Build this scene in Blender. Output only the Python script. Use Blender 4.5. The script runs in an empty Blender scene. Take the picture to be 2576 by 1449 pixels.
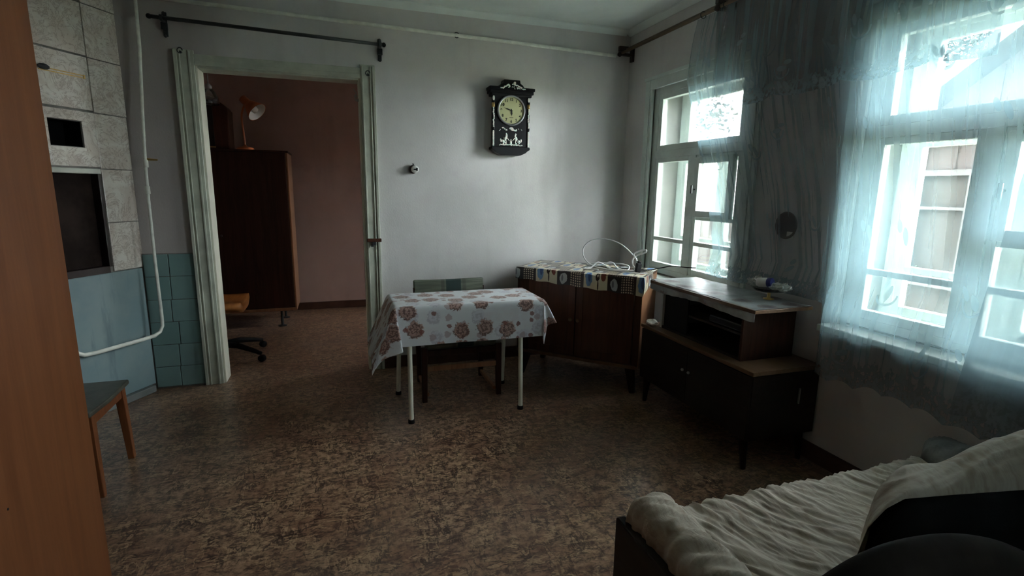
import bpy, bmesh, math, random
from mathutils import Vector, Matrix, noise
random.seed(7)
C = bpy.context.scene.collection
R = math.radians
PI = math.pi

# ------------------------------------------------------------------ camera
yaw, pit, rol = R(18.5), R(10.7), R(0.8)
fwd = Vector((math.sin(yaw)*math.cos(pit), math.cos(yaw)*math.cos(pit), -math.sin(pit)))
r0 = Vector((math.cos(yaw), -math.sin(yaw), 0)); u0 = r0.cross(fwd)
rt = math.cos(rol)*r0 + math.sin(rol)*u0
up = -math.sin(rol)*r0 + math.cos(rol)*u0
cd = bpy.data.cameras.new('camera'); cam = bpy.data.objects.new('camera', cd); C.objects.link(cam)
cam.matrix_world = Matrix(((rt.x, up.x, -fwd.x, 0), (rt.y, up.y, -fwd.y, 0), (rt.z, up.z, -fwd.z, 1.5), (0, 0, 0, 1)))
cd.sensor_width = 36; cd.lens = 1300/2576*36; cd.clip_start = 0.02; cd.clip_end = 200
bpy.context.scene.camera = cam

# ------------------------------------------------------------------ world, sun, exposure
sc = bpy.context.scene
sc.view_settings.view_transform = 'Standard'; sc.view_settings.look = 'None'
sc.view_settings.gamma = 1.0; sc.view_settings.use_curve_mapping = False
sc.view_settings.exposure = 3.55
w = bpy.data.worlds.new('sky'); sc.world = w; w.use_nodes = True
wn = w.node_tree; wn.nodes.clear()
wo = wn.nodes.new('ShaderNodeOutputWorld'); bg = wn.nodes.new('ShaderNodeBackground')
wn.links.new(bg.outputs[0], wo.inputs[0])
bg.inputs[0].default_value = (0.93, 0.95, 1.0, 1); bg.inputs[1].default_value = 6.0
sd = bpy.data.lights.new('sun', 'SUN'); sd.energy = 2.0; sd.angle = R(2); sd.color = (1.0, 0.93, 0.82)
sun = bpy.data.objects.new('sun', sd); C.objects.link(sun)
sun.rotation_euler = Vector((0.03, -0.55, -0.83)).to_track_quat('-Z', 'Y').to_euler(); sun.location = (4, 10, 14)
try:
    sc.cycles.use_denoising = True
    sc.cycles.max_bounces = 14; sc.cycles.diffuse_bounces = 7; sc.cycles.transparent_max_bounces = 24
    sc.cycles.sample_clamp_indirect = 6
except Exception:
    pass
def portal(y, z, sy, sz):
    l = bpy.data.lights.new('window_portal', 'AREA'); l.shape = 'RECTANGLE'; l.size = sz; l.size_y = sy
    l.cycles.is_portal = True
    o = bpy.data.objects.new('window_portal', l); C.objects.link(o)
    o.location = (2.93, y, z); o.rotation_euler = Vector((-1, 0, 0)).to_track_quat('-Z', 'Y').to_euler()
for yy in (3.34, 1.44, -.62, 5.6):
    portal(yy, 1.6, .6 if yy > 5 else 1.3, 1.7)

# ------------------------------------------------------------------ node helpers
class S:
    """a node socket with arithmetic"""
    def __init__(s, m, k): s.m, s.k = m, k
    def __add__(a, b): return a.m.math('ADD', a, b)
    def __radd__(a, b): return a.m.math('ADD', a, b)
    def __sub__(a, b): return a.m.math('SUBTRACT', a, b)
    def __rsub__(a, b): return a.m.math('SUBTRACT', b, a)
    def __mul__(a, b): return a.m.math('MULTIPLY', a, b)
    def __rmul__(a, b): return a.m.math('MULTIPLY', a, b)
    def __truediv__(a, b): return a.m.math('DIVIDE', a, b)
    def lt(a, b): return a.m.math('LESS_THAN', a, b)
    def gt(a, b): return a.m.math('GREATER_THAN', a, b)
    def f(a, op, b=0.0): return a.m.math(op, a, b)
class Mat:
    def __init__(s, name, color=(.5, .5, .5), rough=.6, metal=0.0, spec=.5):
        s.mat = bpy.data.materials.new(name); s.mat.use_nodes = True
        s.t = s.mat.node_tree; s.b = s.t.nodes['Principled BSDF']; s.o = s.t.nodes['Material Output']
        s.set('Base Color', color); s.set('Roughness', rough); s.set('Metallic', metal); s.set('Specular IOR Level', spec)
        s.tc = None
    def n(s, t): return s.t.nodes.new(t)
    def put(s, inp, v):
        if isinstance(v, S): s.t.links.new(v.k, inp)
        elif isinstance(v, (tuple, list)) and len(v) == 3 and inp.type == 'RGBA': inp.default_value = (*v, 1)
        else: inp.default_value = v
    def set(s, name, v): s.put(s.b.inputs[name], v)
    def coord(s, kind='Object'):
        if not s.tc: s.tc = s.n('ShaderNodeTexCoord')
        return S(s, s.tc.outputs[kind])
    def geo(s): return S(s, s.n('ShaderNodeNewGeometry').outputs['Position'])
    def info(s): return S(s, s.n('ShaderNodeObjectInfo').outputs['Random'])
    def math(s, op, a, b=0.0):
        x = s.n('ShaderNodeMath'); x.operation = op; s.put(x.inputs[0], a); s.put(x.inputs[1], b); return S(s, x.outputs[0])
    def sep(s, v):
        x = s.n('ShaderNodeSeparateXYZ'); s.put(x.inputs[0], v); return [S(s, o) for o in x.outputs]
    def comb(s, a, b, c=0.0):
        x = s.n('ShaderNodeCombineXYZ'); s.put(x.inputs[0], a); s.put(x.inputs[1], b); s.put(x.inputs[2], c); return S(s, x.outputs[0])
    def map(s, v, scale=(1, 1, 1), loc=(0, 0, 0), rot=(0, 0, 0)):
        x = s.n('ShaderNodeMapping'); s.put(x.inputs[0], v); x.inputs['Scale'].default_value = scale
        x.inputs['Location'].default_value = loc; x.inputs['Rotation'].default_value = rot; return S(s, x.outputs[0])
    def noise(s, v=None, scale=5, detail=4, rough=.55, dist=0, out=0):
        x = s.n('ShaderNodeTexNoise'); x.inputs['Scale'].default_value = scale; x.inputs['Detail'].default_value = detail
        x.inputs['Roughness'].default_value = rough; x.inputs['Distortion'].default_value = dist
        s.put(x.inputs['Vector'], v if v is not None else s.coord()); return S(s, x.outputs[out])
    def voro(s, v, scale=5, feature='F1', rnd=1.0, out='Distance', dims='3D'):
        x = s.n('ShaderNodeTexVoronoi'); x.feature = feature; x.voronoi_dimensions = dims
        x.inputs['Scale'].default_value = scale; x.inputs['Randomness'].default_value = rnd
        s.put(x.inputs['Vector'], v); return x if out is None else S(s, x.outputs[out])
    def ramp(s, f, stops):
        x = s.n('ShaderNodeValToRGB'); s.put(x.inputs[0], f); e = x.color_ramp.elements
        while len(e) < len(stops): e.new(.5)
        for i, (p, c) in enumerate(stops):
            e[i].position = p; e[i].color = (*c, 1) if isinstance(c, tuple) else (c, c, c, 1)
        return S(s, x.outputs[0])
    def mix(s, f, a, b, mode='MIX'):
        x = s.n('ShaderNodeMix'); x.data_type = 'RGBA'; x.blend_type = mode
        s.put(x.inputs[0], f); s.put(x.inputs[6], a); s.put(x.inputs[7], b); return S(s, x.outputs[2])
    def bump(s, h, strength=.3, dist=.01):
        x = s.n('ShaderNodeBump'); x.inputs['Strength'].default_value = strength; x.inputs['Distance'].default_value = dist
        s.put(x.inputs['Height'], h); s.t.links.new(x.outputs[0], s.b.inputs['Normal'])
    def smooth(s, v, a, b, c=0.0, d=1.0):
        x = s.n('ShaderNodeMapRange'); x.interpolation_type = 'SMOOTHSTEP'; s.put(x.inputs[0], v)
        for i, k in enumerate((a, b, c, d)): x.inputs[i+1].default_value = k
        return S(s, x.outputs[0])

def paint(name, col, rough=.55, var=.12, scale=3, bump=.15, fine=60):
    m = Mat(name, rough=rough, spec=.4 if rough < .85 else .1)
    a = m.noise(scale=scale, detail=6); b = m.noise(scale=fine, detail=3)
    d = tuple(c*(1-var*1.6) for c in col); l = tuple(min(1, c*(1+var)) for c in col)
    m.set('Base Color', m.mix(m.smooth(a, .3, .7), d, l)); m.bump(b, bump, .004)
    return m.mat
def wood(name, dark, light, rough=.4, axis=2, scale=1.0, spec=.35):
    m = Mat(name, rough=rough, spec=spec); sc_ = [14*scale, 14*scale, 14*scale]; sc_[axis] = 0.9*scale
    v = m.map(m.coord(), tuple(sc_))
    a = m.noise(v, 2.2, 8, .6, .6); b = m.noise(m.map(m.coord(), tuple(k*4 for k in sc_)), 3, 4)
    f = m.smooth(a*.75+b*.25, .3, .7)
    m.set('Base Color', m.mix(f, dark, light)); m.bump(b, .06, .002)
    return m.mat

# ------------------------------------------------------------------ materials
M = {}
def wallmat(name, c0, c1, c2, left_falloff=False):
    m = Mat(name, rough=.62, spec=.35)
    a = m.noise(m.geo(), 1.1, 5, .6); b = m.noise(m.geo(), 6, 6, .65); g = m.noise(m.map(m.geo(), (90, 90, 60)), 1, 3)
    st = m.noise(m.map(m.geo(), (5, 5, .8)), 1, 5)
    c = m.mix(m.smooth(a, .35, .65), c0, c1); c = m.mix(m.smooth(b, .5, .75)*.55, c, c2)
    c = m.mix(m.smooth(st, .52, .75)*.25, c, tuple(k*.62 for k in c0))
    if left_falloff:      # window light falling off leftwards, painted in as a brown tint
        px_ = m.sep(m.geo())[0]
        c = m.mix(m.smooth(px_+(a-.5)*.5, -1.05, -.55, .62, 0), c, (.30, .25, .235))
    m.set('Base Color', c); m.bump(g+b*.5, .22, .004)
    return m.mat
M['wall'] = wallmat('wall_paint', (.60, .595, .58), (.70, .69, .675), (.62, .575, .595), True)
M['dark_unseen'] = wallmat('dark_unseen_wall', (.10, .075, .055), (.13, .10, .075), (.085, .06, .045))  # unseen walls made dark to keep bounce light down
M['pink'] = wallmat('pink_wall_paint', (.40, .275, .235), (.46, .315, .27), (.375, .25, .215))
M['ceil'] = paint('ceiling_whitewash', (.78, .86, .83), .7, .05, 2)
M['white'] = paint('old_white_paint', (.52, .55, .46), .42, .12, 7, .2, 30)
M['white_win'] = paint('window_white_paint', (.60, .68, .64), .4, .08, 5, .15, 30)
M['cream'] = paint('cream_paint', (.72, .72, .60), .4, .08, 5, .15)
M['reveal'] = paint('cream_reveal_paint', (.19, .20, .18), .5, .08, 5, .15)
M['pipe'] = paint('pipe_white_paint', (.80, .82, .74), .32, .08, 20, .1)
m = Mat('brown_linoleum', rough=.36, spec=.5)
p = m.geo()
wv = m.noise(p, 9, 4, .6, out=1); pw = m.mix(.03, p, wv, 'ADD')
a = m.noise(p, 3.0, 6, .62); b = m.noise(p, 24, 6, .70)
c = m.mix(m.smooth(b, .36, .64), (.09, .046, .031), (.41, .255, .158))
c = m.mix(m.smooth(a, .4, .65)*.6, c, (.17, .075, .046))
for k_, (sx_, sy_, an_) in enumerate(((5, 17, 20), (16, 5, -15), (7, 20, 65))):
    v_ = m.noise(m.map(pw, (sx_, sy_, 1), (k_*3.1, 0, 0), (0, 0, R(an_))), 1, 4, .6)
    ln = m.smooth(m.math('ABSOLUTE', v_-.5), 0, .035, 1, 0)*m.smooth(m.noise(p, 6+k_, 3), .42, .56)
    c = m.mix(ln*.8, c, (.040, .022, .015)); hl = m.smooth(m.math('ABSOLUTE', v_-.555), 0, .03, 1, 0)*m.smooth(m.noise(p, 7+k_, 3), .42, .58)
    c = m.mix(hl*.6, c, (.50, .34, .20))
c = m.mix(m.smooth(m.noise(p, .9, 3), .45, .7)*.3, c, (.17, .145, .12))
m.set('Base Color', c); m.set('Roughness', .31); m.bump(m.noise(p, 40, 3), .06, .002)
M['floor'] = m.mat
M['base'] = paint('baseboard_brown', (.075, .033, .022), .4, .15, 8)
M['orange_wood'] = wood('orange_varnished_wood', (.115, .038, .013), (.165, .058, .021), .42, 2, .6)
M['dark_wood'] = wood('dark_wood', (.028, .012, .008), (.055, .022, .013), .55, 2, 1, .15)
M['very_dark_wood'] = wood('very_dark_veneer', (.012, .008, .006), (.024, .015, .011), .5, 1, 1, .2)
M['red_wood'] = wood('red_brown_veneer', (.055, .020, .012), (.090, .034, .019), .45, 2, 1, .25)
M['side_wood'] = wood('wardrobe_edge_wood', (.22, .10, .05), (.32, .16, .08), .4, 2)
M['stool_wood'] = wood('stool_wood', (.12, .040, .016), (.24, .085, .032), .35, 2)
M['top_wood'] = wood('stand_top_wood', (.10, .055, .030), (.16, .090, .048), .3, 1)
M['black'] = Mat('black_lacquer', (.008, .008, .009), .4, 0, .3).mat
M['black_plastic'] = Mat('black_plastic', (.010, .010, .011), .6, 0, .2).mat
M['void'] = Mat('niche_black', (.004, .004, .004), .9, 0, .1).mat  # near-black lining of the stove niche
M['soot_brown'] = paint('dark_brown_metal', (.032, .020, .017), .38, .25, 5, .2)
M['sooty_door'] = paint('sooty_iron', (.028, .019, .016), .9, .3, 5, .2)
M['dark_metal'] = Mat('dark_metal', (.055, .06, .062), .4, .5).mat
M['grey_metal'] = Mat('grey_metal', (.35, .36, .36), .35, .8).mat
M['gold'] = Mat('brass', (.55, .38, .14), .35, .9).mat
M['rod_wood'] = wood('curtain_rod_wood', (.075, .045, .025), (.17, .10, .045), .4, 1)
M['plastic_white'] = Mat('white_plastic', (.72, .72, .68), .4).mat
M['plastic_grey'] = Mat('pale_grey_plastic', (.45, .47, .46), .4).mat
M['cable_white'] = Mat('white_cable', (.70, .72, .72), .45).mat
M['blue_cap'] = Mat('dark_blue_plastic', (.025, .03, .16), .4).mat
M['orange_lamp'] = Mat('orange_enamel', (.42, .11, .03), .35).mat
M['plywood_orange'] = wood('orange_plywood', (.46, .17, .045), (.60, .25, .075), .4, 0)
M['stool_seat'] = paint('worn_grey_green_seat', (.085, .085, .066), .35, .25, 9)
M['tile_teal'] = None
m = Mat('teal_wall_tile', rough=.28)
a = m.noise(m.coord(), 5, 5)
c = m.mix(m.info(), (.165, .275, .265), (.215, .325, .315)); c = m.mix(m.smooth(a, .4, .7)*.4, c, (.15, .23, .235))
m.set('Base Color', c); m.bump(m.noise(m.coord(), 25, 3), .1, .004); M['tile_teal'] = m.mat
M['tile_plain'] = paint('old_grey_tile', (.18, .17, .155), .45, .25, 6)
m = Mat('blue_stove_paint', rough=.42)
a = m.noise(m.coord(), 2.5, 6, .6); st = m.noise(m.map(m.coord(), (9, 9, 1.2)), 1, 6, .65)
c = m.mix(m.smooth(a, .35, .65), (.185, .27, .29), (.235, .31, .315)); c = m.mix(m.smooth(st, .55, .72)*.75, c, (.115, .165, .185))
m.set('Base Color', c); m.bump(st, .15, .004); M['blue'] = m.mat
m = Mat('marbled_stove_tile', rough=.2)
p = m.coord(); rv = m.info(); pz = m.mix(1.0, p, m.comb(rv*7, rv*13, rv*5), 'ADD')
wv = m.noise(pz, 5, 6, .6, 1.5); vein = m.noise(pz, 7, 8, .72, 2.4)
vl = m.math('ABSOLUTE', vein-.5)
c = m.mix(m.smooth(wv, .35, .68), (.64, .57, .50), (.78, .75, .68))
c = m.mix(m.smooth(vl, 0, .035, .7, 0), c, (.34, .27, .22)); c = m.mix(m.smooth(wv, .6, .75)*.4, c, (.58, .43, .37))
m.set('Base Color', c); m.set('Roughness', m.smooth(wv, .3, .7, .08, .28)); m.bump(vein, .08, .004); M['marble'] = m.mat
M['grout'] = paint('grey_mortar', (.21, .20, .18), .8, .2, 12)
M['plinth'] = paint('grey_plinth', (.20, .215, .21), .55, .15, 6)

# patterned cloths work in UV metres
def flower(m, uv, scale, rad, seed, thr, petals=5.0):
    """random blobs with petals: returns (mask, radius01, random)"""
    v = m.mix(.016, m.map(uv, (1, 1, 1), seed), m.noise(uv, 38, 4, .65, out=1), 'ADD')
    x = m.voro(v, scale, rnd=.55, out=None, dims='2D')
    pos = S(m, x.outputs['Position']); colr = S(m, x.outputs['Color'])
    a = m.sep(v); b = m.sep(pos)
    if True:
        dx = a[0]-b[0]; dy = a[1]-b[1]
    r = m.math('SQRT', dx*dx+dy*dy); ang = m.math('ARCTAN2', dy, dx)
    wob = m.noise(uv, 70, 4, .6)
    rnd = m.sep(colr)
    rr = r*(1.0 + .0) + (m.math('SINE', ang*petals + rnd[1]*6.0)*.06 + (wob-.5)*1.1)*rad
    present = rnd[0].lt(thr)
    mask = m.smooth(rr, rad*.82, rad, 1, 0)*present
    return mask, rr/rad, ang, rnd
def cloth_floral(name, base, s=1.0, rough=.35):
    m = Mat(name, rough=rough, spec=.45)
    uv = m.coord('UV')
    c = base
    bgn = m.noise(uv, 9, 4); c = m.mix(m.smooth(bgn, .45, .7)*.35, c, (.60, .53, .55))
    k, r, an, rn = flower(m, uv, 7.0*s, .050/s, (3.1, 1.7, 0), .55, 4)       # faint lavender roses
    c = m.mix(k*.55, c, m.mix(m.smooth(m.math('SINE', r*9+an*1.0), -.4, .6), (.36, .35, .42), (.56, .57, .64)))
    k, r, an, rn = flower(m, uv, 9.5*s, .024/s, (9.2, 4.4, 0), .30, 3)
    c = m.mix(k*.75, c, (.40, .31, .33))
    k, r, an, rn = flower(m, uv, 6.4*s, .060/s, (0.35, .55, 0), .85, 5)      # brown roses
    rose = m.smooth(m.math('SINE', r*13+an*1.0+m.noise(uv, 45, 3)*5), -.6, .7)
    c = m.mix(k*.92, c, m.mix(rose, (.125, .055, .042), (.42, .26, .21)))
    k, r, an, rn = flower(m, uv, 10.5*s, .017/s, (5.2, 8.4, 0), .40, 2)
    c = m.mix(k*.85, c, (.22, .085, .07))
    m.set('Base Color', c); m.bump(m.noise(uv, 14, 4), .12, .01)
    return m.mat
M['table_cloth'] = cloth_floral('floral_oilcloth', (.66, .70, .72))
m = Mat('grey_white_oilcloth', rough=.42, spec=.35)
uv = m.coord('UV'); n1 = m.noise(uv, 6, 5); c = m.mix(m.smooth(n1, .4, .65), (.24, .25, .25), (.40, .42, .42))
k, r, an, rn = flower(m, uv, 5.0, .060, (1.3, 2.7, 0), .70, 3); c = m.mix(k*.85, c, m.mix(m.smooth(r, .2, .8), (.045, .03, .03), (.20, .15, .135)))
m.set('Base Color', c); m.bump(m.noise(uv, 10, 4), .2, .01); M['oilcloth'] = m.mat
# patchwork oilcloth: repeating 0.36 m x 0.30 m block of gingham, blue jug, dark-red cup, dark panel with white jug
m = Mat('patchwork_oilcloth', rough=.3)
uv = m.coord('UV'); U, V, _ = m.sep(uv)
PU, PV = .40, .17
vi = m.math('FLOOR', V/PV)
lu = m.math('FRACT', U/PU + vi*.37)          # 0..1 along
lv = m.math('FRACT', V/PV)
chk = m.math('FRACT', U/.018).gt(.42)*m.math('FRACT', V/.018).gt(.42)
ging = m.mix(chk, (.018, .012, .012), (.52, .44, .32))
def band(x, a, b): return x.gt(a)*x.lt(b)
def disc(cu, cv, ru, rv):
    a = (lu-cu)/ru; b = (lv-cv)/rv
    return m.smooth(a*a+b*b+(m.noise(uv, 30, 3)-.5)*1.5, .8, 1.0, 1, 0)
c = m.mix(0, (.58, .53, .37), (.58, .53, .37))
c = m.mix(m.smooth(m.noise(uv, 7, 2), .5, .65)*.5, c, (.62, .60, .55))
c = m.mix(band(lu, .0, .22), c, ging)
c = m.mix(band(lu, .22, .27), c, (.03, .02, .02))
c = m.mix(disc(.37, .5, .07, .40), c, (.13, .25, .44)); c = m.mix(disc(.385, .55, .03, .24), c, (.05, .10, .25))
c = m.mix(disc(.54, .62, .04, .22), c, (.035, .016, .014)); c = m.mix(disc(.55, .25, .014, .25), c, (.035, .016, .014))
c = m.mix(disc(.65, .66, .05, .25), c, (.19, .045, .03)); c = m.mix(disc(.545, .66, .018, .09), c, (.5, .42, .34))
c = m.mix(band(lu, .73, 1.0)*lv.lt(.72), c, (.018, .017, .02)); c = m.mix(band(lu, .73, 1.0)*lv.gt(.72), c, ging)
c = m.mix(disc(.86, .32, .075, .26), c, (.40, .44, .44)); c = m.mix(disc(.835, .34, .02, .16), c, (.16, .17, .19))
m.set('Base Color', c); M['patchwork'] = m.mat
# quilted beige sofa cover
m = Mat('beige_wrinkled_cover', rough=.85, spec=.15)
p = m.coord('Object')
wv = m.noise(p, 4, 3, .5, out=1); pw = m.mix(.25, p, wv, 'ADD')
w1 = m.noise(m.map(pw, (26, 7, 14), (0, 0, 0), (0, 0, R(24))), 1, 3, .5); w2 = m.noise(m.map(pw, (55, 18, 40), (0, 0, 0), (0, 0, R(30))), 1, 3, .5)
w1 = 1.0 - m.math('ABSOLUTE', w1-.5)*2.2
m.set('Base Color', m.mix(m.smooth(w1*.6+w2*.4, .45, .85), (.32, .265, .205), (.43, .38, .315)))
m.bump(m.noise(m.map(pw, (60, 30, 45)), 1, 4, .6), .35, .006); M['cover'] = m.mat
M['sofa_black'] = paint('black_upholstery', (.006, .006, .0055), .95, .2, 8, .1)
M['sofa_brown'] = paint('dark_brown_upholstery', (.016, .012, .009), .9, .2, 6, .1)
M['lilac_cover'] = paint('grey_cover', (.24, .25, .25), .9, .15, 14, .4)
m = Mat('green_plaid_chair_cover', rough=.85)
X_, Y_, Z_ = m.sep(m.coord())
bx = m.smooth(m.math('ABSOLUTE', X_+.0-.03), .055, .065, 1, 0)
c = m.mix(m.smooth(m.noise(m.map(m.coord(), (4, 4, 60)), 1, 4), .35, .65), (.10, .115, .085), (.165, .18, .135))
c = m.mix(bx, c, (.022, .042, .038))
c = m.mix(m.smooth(m.math('ABSOLUTE', m.math('ABSOLUTE', X_-.03)-.085), .010, .018, 1, 0)*.5, c, (.055, .06, .045))
m.set('Base Color', c); M['chair_cover'] = m.mat
# pearl inlay
m = Mat('mother_of_pearl', rough=.25, spec=.7); a = m.noise(m.coord(), 45, 3)
m.set('Base Color', m.mix(m.smooth(a, .4, .6), (.80, .74, .66), (.62, .74, .66))); M['pearl'] = m.mat
M['dial'] = Mat('yellowed_dial', (.46, .46, .24), .4).mat
M['dial_black'] = Mat('dial_print', (.02, .02, .015), .6).mat
def glass(name, tint=(1, 1, 1), refl=1.0):
    m = Mat(name); t = m.t
    tr = m.n('ShaderNodeBsdfTransparent'); tr.inputs[0].default_value = (*tint, 1)
    gl = m.n('ShaderNodeBsdfGlossy'); gl.inputs['Roughness'].default_value = .02
    fr = m.n('ShaderNodeFresnel'); fr.inputs[0].default_value = 1.45
    mx = m.n('ShaderNodeMixShader')
    f = m.math('MULTIPLY', S(m, fr.outputs[0]), refl); t.links.new(f.k, mx.inputs[0])
    t.links.new(tr.outputs[0], mx.inputs[1]); t.links.new(gl.outputs[0], mx.inputs[2]); t.links.new(mx.outputs[0], m.o.inputs[0])
    return m.mat
M['glass'] = glass('window_glass', (.955, .97, .965), .6)
M['clear'] = glass('clear_glass', (.93, .95, .94), 1.6)
def sheer(name, open_, dense, tint):
    m = Mat(name); t = m.t
    U, V, _ = m.sep(m.coord('UV'))
    uv = m.coord('UV')
    # leaf sprigs
    v = m.map(uv, (1, 1, 1), (.3, .1, 0)); x = m.voro(v, 4.2, rnd=.8, out=None, dims='2D')
    a = m.sep(v); b = m.sep(S(m, x.outputs['Position'])); rn = m.sep(S(m, x.outputs['Color']))
    dx = a[0]-b[0]; dy = a[1]-b[1]
    ca = m.math('COSINE', rn[1]*3.0); sa = m.math('SINE', rn[1]*3.0)
    ex = (dx*ca+dy*sa)/.040; ey = (dy*ca-dx*sa)/.016
    leaf = m.smooth(ex*ex+ey*ey, .75, 1.0, 1, 0)*rn[0].lt(.45)
    ex2 = (dx*ca+dy*sa-.045)/.030; ey2 = (dy*ca-dx*sa-.03)/.014
    leaf2 = m.smooth(ex2*ex2+ey2*ey2, .75, 1.0, 1, 0)*rn[0].lt(.45)
    rr = m.math('SQRT', dx*dx+dy*dy); ring = m.smooth(m.math('ABSOLUTE', rr-.055), .003, .006, 1, 0)*rn[0].lt(.30)*dy.lt(.0)
    emb = m.math('MAXIMUM', m.math('MAXIMUM', leaf, leaf2), ring)
    att = m.n('ShaderNodeAttribute'); att.attribute_name = 'hem'; hem = S(m, att.outputs['Fac'])
    lace = m.smooth(m.noise(uv, 38, 3), .42, .55)*hem
    fib = m.smooth(m.noise(m.map(uv, (22, 1.0, 1)), 1, 4), .3, .7)
    op = dense + (fib-.5)*.07 + emb*.32 + lace*.30
    op = m.math('MINIMUM', m.math('MAXIMUM', op, .05), .93)
    tr = m.n('ShaderNodeBsdfTransparent'); tr.inputs[0].default_value = (1, 1, 1, 1)
    tl = m.n('ShaderNodeBsdfTranslucent'); df = m.n('ShaderNodeBsdfDiffuse')
    col = m.mix(emb*.6, tint, tuple(k*.62 for k in tint))
    t.links.new(col.k, tl.inputs[0]); t.links.new(m.mix(emb*.4, (.42, .45, .475), (.30, .32, .34)).k, df.inputs[0])
    m1 = m.n('ShaderNodeMixShader'); m1.inputs[0].default_value = .40
    t.links.new(tl.outputs[0], m1.inputs[1]); t.links.new(df.outputs[0], m1.inputs[2])
    m2 = m.n('ShaderNodeMixShader'); t.links.new(op.k, m2.inputs[0])
    t.links.new(tr.outputs[0], m2.inputs[1]); t.links.new(m1.outputs[0], m2.inputs[2]); t.links.new(m2.outputs[0], m.o.inputs[0])
    return m.mat
M['sheer'] = sheer('sheer_tulle', .55, .505, (.155, .245, .272))
M['sheer2'] = sheer('sheer_tulle_double', .45, .66, (.105, .16, .178))
def bagmat():
    m = Mat('thin_plastic_bag'); t = m.t
    tr = m.n('ShaderNodeBsdfTransparent'); df = m.n('ShaderNodeBsdfDiffuse'); df.inputs[0].default_value = (.62, .68, .62, 1)
    gl = m.n('ShaderNodeBsdfGlossy'); gl.inputs['Roughness'].default_value = .2
    a = m.n('ShaderNodeMixShader'); a.inputs[0].default_value = .45
    b = m.n('ShaderNodeMixShader'); b.inputs[0].default_value = .2
    t.links.new(tr.outputs[0], a.inputs[1]); t.links.new(df.outputs[0], a.inputs[2])
    t.links.new(a.outputs[0], b.inputs[1]); t.links.new(gl.outputs[0], b.inputs[2]); t.links.new(b.outputs[0], m.o.inputs[0])
    return m.mat
M['bag'] = bagmat()
M['grass'] = paint('dry_yard_ground', (.26, .25, .17), .9, .35, 2, .3)
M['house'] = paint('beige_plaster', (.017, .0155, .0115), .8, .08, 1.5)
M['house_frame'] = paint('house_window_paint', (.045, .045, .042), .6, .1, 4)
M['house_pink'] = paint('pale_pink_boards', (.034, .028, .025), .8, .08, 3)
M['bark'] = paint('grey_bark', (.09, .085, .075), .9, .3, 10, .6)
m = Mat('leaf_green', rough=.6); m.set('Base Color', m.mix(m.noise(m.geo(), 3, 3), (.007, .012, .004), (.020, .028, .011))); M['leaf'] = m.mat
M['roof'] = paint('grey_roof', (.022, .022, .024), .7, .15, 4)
M['soil'] = Mat('white_screen', (.55, .6, .7), .3).mat

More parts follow.
